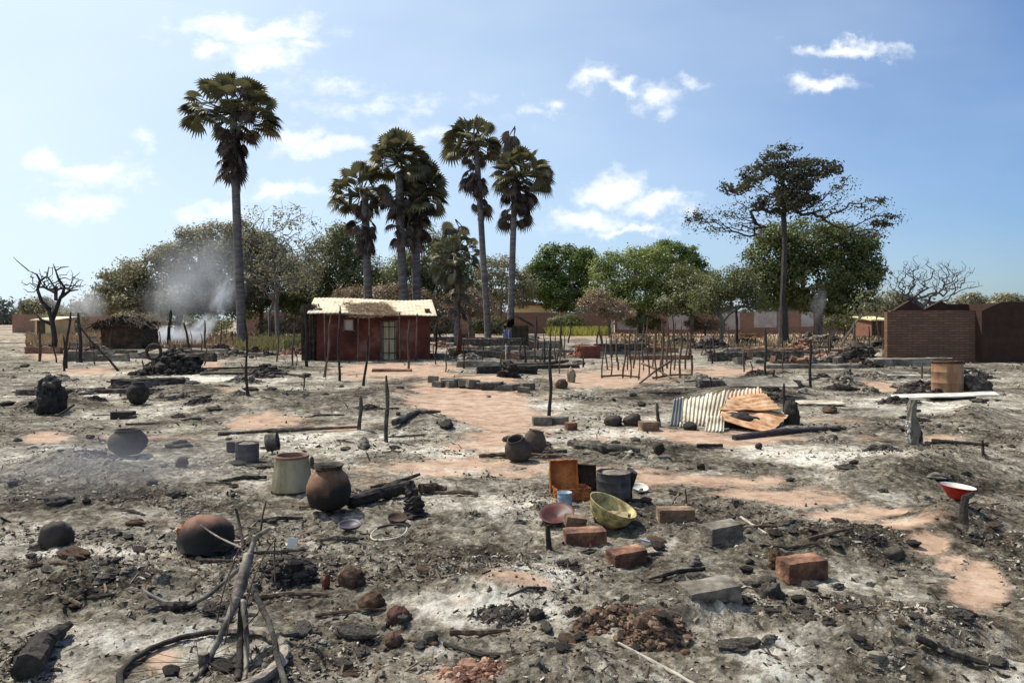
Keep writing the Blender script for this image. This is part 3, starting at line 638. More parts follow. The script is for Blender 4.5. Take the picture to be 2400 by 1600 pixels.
for k_, (vx, vy, rx, ry, Y_, m_, lab) in enumerate([(150, 735, 60, 30, 84, GL_GREY, 'grey bush behind the burnt tree'), (320, 735, 70, 30, 82, GL_GREY, 'grey-green bush behind the black thatch hut'), (470, 738, 70, 28, 80, GL_OLIVE, 'low bush at the back of the smoke'),
      (650, 745, 60, 22, 70, GL_BROWN, 'brown scrub bush left of the hut'), (1010, 742, 44, 26, 66, GL_BROWN, 'brown scrub bush just right of the hut'), (1120, 745, 40, 22, 72, GL_OLIVE, 'olive bush between the slim palms'), (1300, 735, 44, 14, 88, GL_OLIVE, 'low bush before the ochre house'),
      (1480, 738, 50, 18, 78, GL_OLIVE, 'low bush below the bright green tree'), (1620, 742, 50, 18, 80, GL_BROWN, 'dry bush left of the forked small tree'), (1940, 735, 60, 24, 76, GL_DARK, 'dark bush under the right side of the big mango'), (2010, 742, 40, 20, 74, GL_OLIVE, 'olive bush beside the small red house')]):
    leafy_tree('scrub_bush', lab, 'bush', vx, Y_, [(vx, vy, rx, ry), (vx + rx * .5, vy + 6, rx * .5, ry * .7), (vx - rx * .5, vy + 4, rx * .5, ry * .8)], 2600, .24, m_, 600 + k_, (vx, vy + 12), 40, .02, twigs=90, clump=.3, group='scrub bushes along the compound wall')
# tall sparse umbrella tree
def tall_tree():
    Y = 52.5; b = at(1800, 790, Y); b.z = hz(b.x, b.y) - .05
    root = thing('umbrella_tree', 'very tall sparse tree with dark umbrella crown and spreading bare limbs', 'tree', b)
    top = lobes_px([(1795, 362, 48, 26), (1745, 392, 50, 28), (1845, 392, 56, 26), (1695, 422, 36, 18), (1800, 415, 76, 34), (1893, 392, 32, 12), (1755, 448, 56, 26), (1830, 445, 50, 26), (1800, 470, 60, 22)], Y, 1.9)
    side = lobes_px([(1600, 495, 22, 14), (1640, 510, 60, 30), (1700, 520, 60, 34), (2000, 475, 40, 24), (2040, 505, 36, 22), (1935, 425, 26, 26), (1900, 470, 60, 36), (1985, 525, 50, 22), (1720, 480, 60, 30), (1850, 480, 50, 30)], Y, 1.2)
    g = skeleton([b, at(1798, 700, Y), at(1803, 560, Y), at(1800, 470, Y), at(1797, 420, Y)], list(rand_in_lobes(top, 190, 1)) + list(rand_in_lobes(side, 420, 2)) + [at(2070, 498, Y), at(1578, 508, Y), at(1925, 380, Y)], .011, 5, step=.45, expo=.45, up=-.18, jit=.14, rmax=.26)
    g.tube([b, b + Vector((0, 0, .5)), b + Vector((0, 0, 2.5)), at(1799, 700, Y)], [.5, .36, .27, .24], 10)
    mk('trunk', g, M('tall_bark', [(.03, .024, .022), (.075, .062, .055)], 3), root)
    tips = lobes_px([(1590, 505, 16, 6), (1605, 492, 10, 5), (2010, 458, 28, 5), (2050, 500, 22, 8), (2020, 512, 26, 7), (2000, 540, 36, 6), (1935, 415, 8, 14), (1925, 440, 8, 8)], Y, .5)
    g = leaves(top, 7400, .26, 8, .26, 170, shell=(.3, 1.02)); g2 = leaves(tips, 520, .24, 9, .14, 60, shell=(.2, 1)); g3 = leaves(side, 2600, .17, 10, .3, 300, shell=(.3, 1.1))
    for q in (g2, g3): g.add(np.concatenate(q.v), np.concatenate(q.f))
    mk('crown', g, GL_TALL, root)
tall_tree()
bare_tree('leafless_tree', 'wide leafless tree fanning out behind the brick house gables', 2120, 770, [(2135, 640, 85, 55), (2080, 640, 45, 45), (2190, 635, 55, 36), (2230, 655, 30, 10)], 48, 520, .0085, 23, [(2122, 725, 48), (2118, 705, 48)], M('violet_grey_bark', [(.055, .045, .047), (.11, .095, .10)], 3), expo=.46, up=.25, hi=1.05, jit=.10)
bare_tree('leafless_tree', 'thin leaning bare tree right of the big mango', 1925, 790, [(2015, 680, 40, 30), (1990, 700, 40, 30)], 46, 60, .012, 24, [(1955, 755, 46), (1985, 715, 46)], BARK, 200, GL_OLIVE)
# burnt twisted tree, far left
def burnt_tree():
    Y = 38; b = at(122, 812, Y); b.z = hz(b.x, b.y)
    root = thing('burnt_tree', 'black twisted burnt tree with looping boughs at far left', 'tree', b)
    def T(pts, r, side=6): 
        P = [at(x, y, Y + dz) for x, y, dz in pts]; g.tube(P, r, side, .06, 3)
    g = Geo()
    T([(122, 815, 0), (126, 780, 0), (120, 740, 0), (112, 712, 0)], [.16, .13, .12, .10], 8)
    T([(120, 735, .1), (132, 700, .2), (140, 680, .2)], [.12, .10, .08])
    T([(114, 712, 0), (95, 692, 0), (86, 665, -.2), (92, 645, -.3), (84, 630, -.2), (66, 622, 0)], [.10, .085, .075, .065, .045, .02])
    T([(140, 682, .2), (160, 668, .2), (180, 665, .3)], [.1, .06, .03])
    T([(142, 680, .2), (148, 660, .1), (134, 640, 0), (128, 622, 0), (140, 614, 0), (158, 612, .1)], [.1, .07, .06, .045, .035, .015])
    T([(92, 645, -.3), (108, 634, -.2), (112, 612, 0)], [.06, .04, .02]); T([(128, 622, 0), (122, 606, 0)], [.04, .015]); T([(66, 622, 0), (40, 600, 0), (30, 590, 0)], [.03, .02, .01])
    T([(120, 745, 0), (95, 735, 0), (78, 715, 0)], [.1, .07, .03])
    mk('trunk', g, DARKBARK, root, smooth=True)
    sk = skeleton([at(128, 690, Y), at(128, 660, Y)], rand_in_lobes(lobes_px([(130, 640, 60, 34), (170, 650, 36, 26), (90, 650, 40, 30)], Y), 170, 5), .010, 4, .35, jit=.25, sides=4)
    mk('twigs', sk, DARKBARK, root)
burnt_tree()

# palms ------------------------------------------------------------
def fan(g, base, direc, pet, R, r, droop, seg=11):
    """petiole and a folded, toothed fan leaf"""
    d = direc / np.linalg.norm(direc); p1 = base + d * pet + np.array([0, 0, -droop * pet * .25])
    g.cones([base], [p1], [.05], [.025], 3)
    side = np.cross(d, [0, 0, 1.0] + r.normal(size=3) * .5); side /= max(np.linalg.norm(side), 1e-6); nrm = np.cross(side, d)
    span = math.radians(r.uniform(115, 150)); vs = [p1]; fs = []; seg = seg + 8
    def pt(a, rr_, lift):
        v = d * math.cos(a) + side * math.sin(a)
        return p1 + v * rr_ + nrm * (lift * R + abs(math.sin(a)) * R * .22) + np.array([0, 0, -(.25 + droop) * R * .55 * (rr_ / R) ** 2])
    for k in range(seg):
        a = -span + 2 * span * (k + .5) / seg; dl = span / seg; i = len(vs)
        vs += [pt(a - dl, R * .66, .05), pt(a + dl * .15, R * r.uniform(.88, 1.08), -.03), pt(a + dl, R * .66, .05), pt(a, R * .4, -.04)]
        fs += [(0, i, i + 3), (0, i + 3, i + 2), (i + 3, i, i + 1, i + 2)]
    g.add(np.array(vs), fs)
def palm(label, base, base_vy, Y, top_pts, tr, crown, R, seed, nf=44, skirt=None, nd_=20, name='fan_palm', bark=None, arc=(-.35, 1)):
    r = np.random.RandomState(seed); b = at(base, HY + CAMH * F / Y, Y); b.z = hz(b.x, b.y) - .1; s = Y / F
    root = thing(name, label, 'palm tree', b, 'tall fan palms')
    g = Geo(); pts = [b, b + Vector((0, 0, .6))] + [at(x, y, Y) for x, y in top_pts]
    g.tube(pts, [tr * 1.35, tr * 1.05] + [tr * k for k in np.linspace(.95, .8, len(top_pts))], 12, .02, seed); mk('trunk', g, bark or PALMBARK, root, smooth=True)
    cx, cy, rx, ry = crown; C = np.array(at(cx, cy, Y)); ru = np.array([rx * s, rx * s, ry * s])
    g = Geo()
    for i in range(nf):
        z = r.uniform(arc[0], arc[1]); a = i * 2.399 + r.normal() * .3; q = math.sqrt(max(0, 1 - z * z)); d = np.array([q * math.cos(a), q * math.sin(a), z])
        dd = d * ru; ln = np.linalg.norm(dd); Rf = min(R, ln * .5) * r.uniform(.75, 1.1)
        fan(g, C + np.array([0, 0, -.12 * ry * s]) + d * .15, dd, max(.25, ln - Rf * .95), Rf, r, max(0, .5 - z * .5) * r.uniform(.6, 1.3))
    mk('crown', g, GL_PALM, root)
    g = Geo()
    for (sx, sy, srx, sry, n) in (skirt or []):
        S = np.array(at(sx, sy, Y)); 
        for i in range(int(n * .62)):
            a = r.rand() * 6.283; q = r.uniform(.35, 1.05); h = r.uniform(-.9, .9)
            tip = S + np.array([math.cos(a) * srx * s * q, math.sin(a) * srx * s * q, h * sry * s]); base_ = np.array([top_x(top_pts, tip[2], Y, s), Y, tip[2] + r.uniform(.3, .9)])
            d = tip - base_; d[2] -= .25
            fan(g, base_, d, max(.1, np.linalg.norm(d) * .45), R * r.uniform(.55, .85), r, r.uniform(.6, 1.2), 9)
    if g.n: mk('dead_fronds', g, GL_DEADPALM, root)
    return root
def top_x(pts, z, Y, s):
    vy = HY - (z - CAMH) / s; ys = [p[1] for p in pts][::-1]; xs = [p[0] for p in pts][::-1]
    return (np.interp(vy, ys, xs) - CX) * s
palm('tallest fan palm, standing alone left of the hut before the smoke', 555, 797, 46.6, [(552, 680), (545, 540), (541, 420), (537, 300), (534, 235)], .29, (533, 250, 112, 92), .92, 1, 66,
     [(530, 372, 50, 38, 46), (528, 320, 56, 26, 20), (610, 315, 24, 14, 5), (455, 270, 24, 26, 8), (600, 240, 40, 40, 14)])
palm('short bushy fan palm left of the thick double palm', 846, 787, 56, [(846, 700), (843, 600), (840, 500), (836, 430)], .33, (828, 440, 74, 84), .92, 2, 44, [(832, 555, 32, 34, 26), (800, 480, 50, 50, 18), (860, 500, 40, 60, 18)])
palm('thick tall fan palm with a full crown right behind the hut', 925, 787, 55, [(928, 700), (923, 600), (918, 480), (917, 400)], .36, (918, 365, 74, 80), .98, 3, 60, [(905, 460, 60, 50, 26), (930, 520, 50, 50, 20)])
palm('fan palm leaning close against the thick one behind the hut', 958, 787, 56, [(957, 700), (955, 600), (957, 520), (962, 450)], .36, (968, 440, 62, 94), .98, 4, 54, [(975, 490, 56, 60, 44), (965, 560, 46, 40, 22), (985, 400, 50, 40, 12)], arc=(-.6, 1))
palm('slim fan palm, taller of the two right of the hut', 1121, 800, 44.5, [(1117, 700), (1110, 600), (1103, 480), (1097, 380), (1092, 320)], .20, (1084, 322, 72, 66), .78, 5, 42, [(1095, 430, 40, 60, 24), (1060, 420, 34, 36, 14), (1040, 350, 26, 20, 7), (1110, 480, 30, 24, 8)])
palm('slim fan palm, rightmost and a little shorter, by the dark shed', 1172, 812, 42.5, [(1174, 700), (1177, 600), (1180, 500), (1183, 420)], .20, (1198, 395, 74, 70), .78, 6, 48, [(1180, 480, 46, 34, 26), (1225, 490, 24, 26, 9), (1160, 360, 24, 50, 12), (1240, 440, 26, 36, 10), (1180, 440, 60, 40, 14)])
palm('low shaggy fan palm with drooping dry leaves beside the slim palms', 1050, 790, 50, [(1050, 700), (1048, 620), (1046, 560)], .2, (1044, 570, 60, 76), .6, 7, 46, [(1040, 640, 56, 56, 44), (1085, 560, 18, 40, 10), (1065, 700, 46, 30, 20)], name='shaggy_palm', arc=(-.9, 1))

# ------------------------------------------------------------------ buildings
def rotz(a): return Matrix.Rotation(a, 3, 'Z')
def hut():
    b = gp(727, 828); yaw = math.radians(10); R = rotz(yaw)
    root = thing('mud_hut', 'red mud hut with pale sheet roof, reed door and pole veranda', 'hut', b)
    def P(x, y, z): return b + R @ Vector((x, y, z))
    def box(g, c, d, **k): g.box(P(*c), d, rz=yaw, **k)
    Wd, Dp, H = 4.72, 2.7, 1.93
    g = Geo(); t = .2
    # front wall with door and window openings
    dx0, dx1, dh = 2.62, 3.34, 1.62; wx0, wx1, wz0, wz1 = 1.08, 1.52, 1.25, 1.72
    for (x0, x1, z0, z1) in ((0, wx0, -.1, H), (wx0, wx1, -.1, wz0), (wx0, wx1, wz1, H), (wx1, dx0, -.1, H), (dx0, dx1, dh, H), (dx1, Wd, -.1, H)):
        box(g, ((x0 + x1) / 2, t / 2, (z0 + z1) / 2), (x1 - x0, t, z1 - z0))
    box(g, (t / 2, t + (Dp - t) / 2, H / 2 + .1), (t, Dp - t, H + .3)); box(g, (Wd - t / 2, t + (Dp - t) / 2, H / 2 + .1), (t, Dp - t, H + .3)); box(g, (Wd / 2, Dp - t / 2 + .01, H / 2 + .2), (Wd - 2 * t - .01, t, H + .45))
    mk('wall', g, REDMUD, root)
    g = Geo(); box(g, ((dx0 + dx1) / 2, .06, dh / 2 + .01), (dx1 - dx0 - .04, .05, dh - .02)); d = mk('door', g, DOORM, root)
    g = Geo()
    for x in (dx0 + .12, dx0 + .36, dx1 - .12): box(g, (x, .02, dh / 2), (.03, .025, dh - .06))
    for z in (.3, .9, 1.4): box(g, ((dx0 + dx1) / 2, .0, z), (dx1 - dx0 - .08, .02, .04))
    mk('batten', g, BURNTWOOD, d)
    g = Geo(); box(g, ((wx0 + wx1) / 2, .07, (wz0 + wz1) / 2), (wx1 - wx0 - .02, .04, wz1 - wz0 - .02)); mk('window', g, CLOTHM, root)
    g = Geo()
    for x in (dx0 + .03, dx1 - .03): box(g, (x, -.012, dh / 2 + .02), (.07, .05, dh))
    box(g, ((dx0 + dx1) / 2, -.012, dh + .02), (dx1 - dx0 + .08, .05, .07)); mk('door_frame', g, BURNTWOOD, root)
    g = Geo()
    for x in (wx0 + .02, wx1 - .02): box(g, (x, -.006, (wz0 + wz1) / 2), (.045, .04, wz1 - wz0 + .08))
    for z in (wz0, wz1): box(g, ((wx0 + wx1) / 2, -.009, z), (wx1 - wx0 + .06, .04, .045))
    mk('window_frame', g, BURNTWOOD, root)
    # roof: corrugated, rising to the back, ragged front
    g = Geo(); nx, ny = 120, 10; vs = []
    for j in range(ny + 1):
        for i in range(nx + 1):
            fx, fy = i / nx, j / ny; x = -.35 + fx * (Wd + .62); y = -.38 + fy * (Dp + .62)
            z = 1.93 + fy * .72 + .010 * math.sin(i * 1.57) + .025 * float(wob(np.array([[x, y, 0.0]]), 2.0, 3)[0]) + .05 * math.sin(fx * 5 + fy) - .05 * math.exp(-((fx - .45) * 6) ** 2) * (1 - fy)
            y += .06 * math.sin(fx * 23) * (1 - fy) if j == 0 else 0
            vs.append(P(x, y, z))
    g.add(np.array(vs), [(j * (nx + 1) + i, j * (nx + 1) + i + 1, (j + 1) * (nx + 1) + i + 1, (j + 1) * (nx + 1) + i) for j in range(ny) for i in range(nx)])
    solid(mk('roof', g, ROOFM, root, smooth=True), .012)
    # dry grass lying over the middle of the roof and sagging over the veranda
    r = np.random.RandomState(3); g = Geo(); A = []; B = []
    for i in range(1500):
        f = r.rand(); x = 1.0 + 1.9 * r.rand() + .5 * (1 - f); y = -1.25 + 2.9 * f; 
        zt = 1.93 + (y + .38) / 3.3 * .72 + .05 + .05 * r.rand() if y > -.38 else 1.98 - (-.38 - y) * .16 - .08 * math.sin((x - 1) * 1.6) + .05 * r.rand()
        a = r.normal() * .5; l = r.uniform(.2, .45); d = Vector((math.sin(a) * l, math.cos(a) * l * (1 if r.rand() < .5 else .4), r.normal() * .03 + l * .1))
        A.append(P(x, y, zt)); B.append(P(*(Vector((x, y, zt)) + d)))
    g.cones(np.array([list(q) for q in A]), np.array([list(q) for q in B]), np.full(len(A), .011), np.full(len(A), .006), 3)
    mk('roof_thatch', g, THATCH, root)
    # veranda frame
    for (x, y, h, lean, rr_) in ((.95, -1.2, 2.05, .03, .035), (.45, -1.0, 1.95, -.04, .03), (1.75, -1.35, 1.9, .0, .03), (2.15, -1.3, 1.9, .02, .03), (3.42, -1.2, 2.0, -.02, .035), (4.05, -1.15, 1.95, .04, .035)):
        g = Geo(); q = P(x, y, 0); z0 = hz(q.x, q.y) - b.z - .1
        g.tube([P(x, y, z0), P(x + lean, y, z0 + h * .5), P(x + lean * 1.6, y + .03, h)], [rr_ * 1.1, rr_, rr_ * .8], 7, .06, int(x * 10)); mk('veranda_post', g, BURNTWOOD, root)
    for (a, c) in (((.4, -1.15, 1.93), (4.2, -1.12, 1.86)), ((.5, -1.0, 1.9), (.5, .1, 1.94)), ((3.45, -1.2, 1.86), (3.4, .1, 1.94)), ((1.7, -1.3, 1.82), (1.7, .1, 1.94))):
        g = Geo(); m_ = tuple((p + q) / 2 for p, q in zip(a, c)); g.tube([P(*a), P(m_[0], m_[1], m_[2] - .04), P(*c)], [.03, .028, .022], 6, .05, 2); mk('beam', g, BURNTWOOD, root)
    # dark matting wall at the left end
    g = Geo(); A = []; B = []
    for i in range(420):
        x = -.62 + .6 * r.rand(); y = .1 + 1.2 * r.rand(); z = r.rand() * .25
        A.append(P(x, y, z - .1)); B.append(P(x + r.normal() * .05, y + r.normal() * .03, 1.95 + r.rand() * .45))
    g.cones(np.array([list(q) for q in A]), np.array([list(q) for q in B]), np.full(len(A), .02), np.full(len(A), .012), 3)
    mk('reed_screen', g, SOOTTHATCH, root)
hut()

# far compound wall of brick with plastered panels
def long_wall(label, x0, x1, Y0, Y1, top, mat, panels=(), pillars=()):
    A = at(x0, top, Y0); B = at(x1, top, Y1); A.z = B.z = 0; d = (B - A); L_ = d.length; yaw = math.atan2(d.y, d.x)
    zt = CAMH + (HY - top) * ((Y0 + Y1) / 2) / F
    root = thing('compound_wall', label, 'wall', A); R = rotz(yaw)
    n = int(L_ / 6) + 1; g = Geo(); r = random.Random(int(x0))
    me = Geo()
    for i in range(n):
        c = A + d * ((i + .5) / n); h = zt + r.uniform(-.10, .06); me.box((c.x, c.y, h / 2 - .15), (L_ / n - .01, .3, h + .3), rz=yaw)
    o = mk('wall', me, mat, root)
    for (p0, p1, t0, t1) in panels:
        f0 = (p0 - x0) / (x1 - x0); f1 = (p1 - x0) / (x1 - x0); c = A + d * ((f0 + f1) / 2); q = R @ Vector((0, -.17, 0))
        Yc = c.y; za = CAMH + (HY - t0) * Yc / F; zb = CAMH + (HY - t1) * Yc / F
        g = Geo(); g.box((c.x + q.x, c.y + q.y, (za + zb) / 2), (L_ * (f1 - f0), .05, za - zb), rz=yaw); mk('plaster_panel', g, PLASTER, root)
    for p in pillars:
        f = (p - x0) / (x1 - x0); c = A + d * f; g = Geo(); g.box((c.x, c.y - .12, zt / 2), (.55, .5, zt + .25), rz=yaw); mk('pillar', g, CLOTHM, root)
    return root
long_wall('long plain brick compound wall running behind the hut and palms', 560, 1404, 92, 92, 718, BRICKB, (), (1404,))
long_wall('brick compound wall with grey plastered panels on the right', 1412, 2060, 93, 88, 716, BRICKB,
          [(1418, 1482, 722, 757), (1540, 1604, 720, 757), (1660, 1708, 718, 757), (1740, 1792, 716, 752), (1848, 1898, 716, 750)])
long_wall('stretch of brick compound wall leading out of view on the left', 30, 380, 100, 96, 721, BRICKB)
def ochre_house():
    Y = 104; b = at(1222, 755, Y); b.z = 0; s = Y / F; root = thing('ochre_house', 'ochre house with red-brown gable roof behind the compound wall', 'house', b)
    zt = CAMH + (HY - 702) * s; g = Geo(); g.box((b.x, b.y + 2, zt / 2), (5.0, 4, zt)); mk('wall', g, OCHRE, root)
    g = Geo(); p = [(-2.9, zt + .05), (-.7, zt + .75), (2.9, zt + .05)]
    for y0, y1 in ((-.35, 4.3),):
        vs = []
        for (x, z) in p: vs += [(b.x + x, b.y + y0, z), (b.x + x, b.y + y1, z), (b.x + x, b.y + y0, z - .14), (b.x + x, b.y + y1, z - .14)]
        fs = []
        for i in range(2):
            a = i * 4; c = a + 4; fs += [(a, c, c + 1, a + 1), (a + 2, a + 3, c + 3, c + 2), (a, a + 2, c + 2, c), (a + 1, c + 1, c + 3, a + 3)]
        fs += [(0, 1, 3, 2), (8, 10, 11, 9)]
        g.add(vs, fs)
    g.add([(b.x - 2.5, b.y - .01, zt - .01), (b.x + 2.5, b.y - .01, zt - .01), (b.x - .7, b.y - .01, zt + .6)], [(0, 1, 2)])
    mk('roof', g, RROOF, root)
ochre_house()
def small_house(label, x0, x1, top, Y, wm, rm, base_vy):
    b = at((x0 + x1) / 2, base_vy, Y); b.z = 0; s = Y / F; w_ = (x1 - x0) * s; zt = CAMH + (HY - top) * s
    root = thing('small_house', label, 'house', b); g = Geo(); g.box((b.x, b.y + 1.6, zt / 2), (w_, 3.2, zt)); mk('wall', g, wm, root)
    g = Geo(); g.box((b.x, b.y + 1.5, zt + .16), (w_ + .5, 3.9, .1), rot=Matrix.Rotation(math.radians(5), 3, 'X')); mk('roof', g, rm, root)
    g = Geo(); g.box((b.x - w_ * .2, b.y - .0, .9), (.8, .08, 1.8)); mk('door', g, SOOTTHATCH, root)
small_house('small red house with yellow-edged roof left of the brick house', 2002, 2042, 735, 70, M('red_wall', [(.13, .06, .045), (.22, .11, .075)], 2), M('yellow_roof', [(.55, .48, .25), (.66, .6, .35)], 2), 762)
small_house('small cream house half hidden behind the burnt tree', 80, 128, 735, 75, OCHRE, ROOFM, 770)
small_house('long low cream building beyond the far left field', 150, 215, 728, 110, CLOTHM, RROOF, 760)

def brick_house():
    Y = 29.8; s = Y / F; b = at(2038, 832, Y); b.z = hz(b.x, b.y)
    root = thing('brick_house', 'roofless brick house with long blank wall and two dark gable peaks', 'house', b)
    xw = (2252 - 2038) * s; zt = CAMH + (HY - 716) * s - b.z
    g = Geo(); g.box((b.x + xw / 2, Y + .12, b.z + zt / 2 - .1), (xw, .24, zt + .2)); 
    # side walls butt against the back of the front one
    mk('wall', g, BRICKA, root)
    def gable(cx, hw, pk, Yg, nm='gable'):
        zb = b.z; z1 = CAMH + (HY - 717) * Yg / F; z2 = CAMH + (HY - pk) * Yg / F; c = at(cx, 700, Yg).x; hw_ = hw * Yg / F
        pr = [(-hw_, zb), (hw_, zb), (hw_, z1), (0, z2), (-hw_, z1)]; g = Geo()
        vs = [(c + x, Yg, z) for x, z in pr] + [(c + x, Yg + .22, z) for x, z in pr]
        g.add(vs, [(0, 1, 2, 3, 4), (9, 8, 7, 6, 5), (0, 5, 6, 1), (1, 6, 7, 2), (2, 7, 8, 3), (3, 8, 9, 4), (4, 9, 5, 0)]); mk(nm, g, DARKB, root)
    DARKB = M('dark_brick', [(.028, .014, .010), (.055, .026, .018)], 3)  # darker brick colour for both gables and the right-hand house
    gable(2090, 44, 690, Y + 1.5); gable(2162, 52, 691, Y + 4.2)
    # tops: a course of coping bricks
    g = Geo(); g.box((b.x + xw / 2, Y + .12, b.z + zt + .03), (xw - .3, .20, .055)); mk('coping', g, STUBMAT, root)
    # neighbouring dark house at the right
    c = at(2254, 832, 29.4); c.z = hz(c.x, c.y)
    r2 = thing('dark_house', 'dark gable house standing against the right end of the brick house', 'house', c)
    x0 = c.x + .02; x1 = x0 + 2.0; z1 = CAMH + (HY - 714) * 29.4 / F; z2 = z1 + .36
    pr = [(x0, c.z - .1), (x1, c.z - .1), (x1, z2), (x0 + .8, z2), (x0, z1)]
    vs = [(x, 29.4, z) for x, z in pr] + [(x, 33.5, z) for x, z in pr]; g = Geo()
    g.add(vs, [(0, 1, 2, 3, 4), (9, 8, 7, 6, 5), (1, 6, 7, 2), (4, 9, 5, 0)]); mk('wall', g, DARKB, r2)
brick_house()

def dark_shed():
    Y = 41; b = at(1178, 812, Y); b.z = hz(b.x, b.y); s = Y / F
    root = thing('burnt_shed', 'small black burnt shed at the foot of the rightmost palm', 'shed', b)
    def bx(g, x0, x1, y0, y1, z0, z1): g.box(((x0 + x1) / 2, (y0 + y1) / 2, (z0 + z1) / 2), (x1 - x0, y1 - y0, z1 - z0))
    g = Geo(); xa, xb = at(1157, 0, Y).x, at(1214, 0, Y).x; z1 = CAMH + (HY - 748) * s
    bx(g, xa + .45, xb, Y, Y + .15, b.z - .1, z1); bx(g, xb - .15, xb, Y + .15, Y + 2, b.z - .1, z1); bx(g, xa, xa + .15, Y + .15, Y + 2, b.z - .1, z1)
    mk('wall', g, SOOTTHATCH, root)
    g = Geo(); bx(g, xa, xa + .44, Y - .05, Y + .1, .75, z1 - .1); mk('mud_panel', g, TANBRICK, root)['label'] = 'orange-tan mud panel'  # orange mud wall piece at the left of the shed
    g = Geo(); xm = (xa + xb) / 2; zr = CAMH + (HY - 728) * s
    for (p, q) in (((xa - .35, z1 - .08), (xm, zr)), ((xb + .3, z1 - .08), (xm, zr))):
        vs = [(p[0], Y - .4, p[1]), (q[0], Y - .4, q[1]), (q[0], Y + 2.3, q[1]), (p[0], Y + 2.3, p[1])]; vs += [(x, y, z + .12) for x, y, z in vs]
        g.add(vs, [(0, 1, 2, 3), (4, 5, 6, 7), (0, 1, 5, 4), (1, 2, 6, 5), (2, 3, 7, 6), (3, 0, 4, 7)])
    mk('roof', g, SOOTTHATCH, root)
    # hanging cloth
    g = Geo(); vs = []; n = 14
    for j in range(9):
        for i in range(n + 1): vs.append((at(1156, 0, Y - .6).x + i / n * .36, Y - .6 + .05 * math.sin(i * 1.4) + .02 * j * math.sin(i), CAMH + (HY - 757) * s - j * .1))
    g.add(vs, [(j * (n + 1) + i, j * (n + 1) + i + 1, (j + 1) * (n + 1) + i + 1, (j + 1) * (n + 1) + i) for j in range(8) for i in range(n)])
    solid(tag(mk('hanging_cloth', g, BCLOTH), 'blue cloth hanging on a stick beside the black shed', 'cloth'), .006)
    # dark base terrace
    g = Geo(); c = at(1130, 818, 40); g.box((c.x, 40, .35), (3.2, .6, .75), jit=.06, seed=3, div=5); tag(mk('mud_wall_stub', g, CHARASH), 'dark scorched low wall in front of the black shed', 'wall')
dark_shed()
def burnt_hut():
    Y = 44; s = Y / F; b = at(278, 803, Y); b.z = hz(b.x, b.y); root = thing('burnt_hut', 'collapsed black thatch hut beside the white smoke', 'hut', b)
    r = np.random.RandomState(2); xa, xb = at(232, 0, Y).x, at(324, 0, Y).x; z1 = CAMH + (HY - 745) * s
    g = Geo(); g.box(((xa + xb) / 2, Y + .2, b.z + z1 / 2 - .1), (xb - xa, .35, z1), jit=.12, seed=4, div=9); g.box((xb - .2, Y + 1.3, b.z + z1 / 2 - .2), (.35, 1.9, z1 - .2), jit=.1, seed=5, div=6); mk('wall', g, DARKSTUB, root)
    g = Geo(); A = []; B = []
    for i in range(900):
        x = r.uniform(xa - .2, xb + .25); y = Y + r.uniform(-.5, 2); z = z1 + .1 + .32 * math.exp(-((x - (xa + xb) / 2) / .9) ** 2) + r.normal() * .06
        A.append((x, y, z)); B.append((x + r.normal() * .3, y - .35, z - .2 - .25 * r.rand()))
    g.cones(A, B, np.full(900, .03), np.full(900, .02), 3); mk('roof', g, SOOTTHATCH, root)
    g = Geo()
    g.rock((xb + .25, Y + .2, .75), (.35, .35, .75), 7, 14, 10, .2); mk('pillar', g, CHAR, root)
DARKSTUB = M('blackened_mud', [(.02, .014, .010), (.06, .038, .026), (.12, .08, .05)], 2, .95, .9, .03)
burnt_hut()

# ------------------------------------------------------------------ posts
def post(x0, y0, x1, y1, wpx, label, mat=None, group=None, name='burnt_post', cat='post', bend=.02, seed=0, flare=1.3):
    b = gp(x0, y0); Y = b.y; t = at(x1, y1, Y); s = Y / F; rd = wpx * s / 2; r = random.Random(int(x0 * 7 + y0 * 3 + seed)); L_ = (t - b).length
    g = Geo(); pts = []; n = 9; b2 = b - Vector((0, 0, .08)); ph = r.uniform(0, 6)
    for i in range(n):
        f = i / (n - 1); p = b2.lerp(t, f); p.x += math.sin(f * 5 + ph) * bend * L_ * math.sin(math.pi * f); p.y += math.cos(f * 4 + ph) * bend * L_ * math.sin(math.pi * f); pts.append(p)
    rad = [rd * (flare if i == 0 else 1) * (1 - .3 * i / n) * r.uniform(.85, 1.12) for i in range(n)]; rad[-1] *= .55
    g.tube(pts, rad, 8, .07, int(x0)); return tag(mk(name, g, mat or CHAR, org=b, smooth=False), label, cat, group)
BW = BURNTWOOD
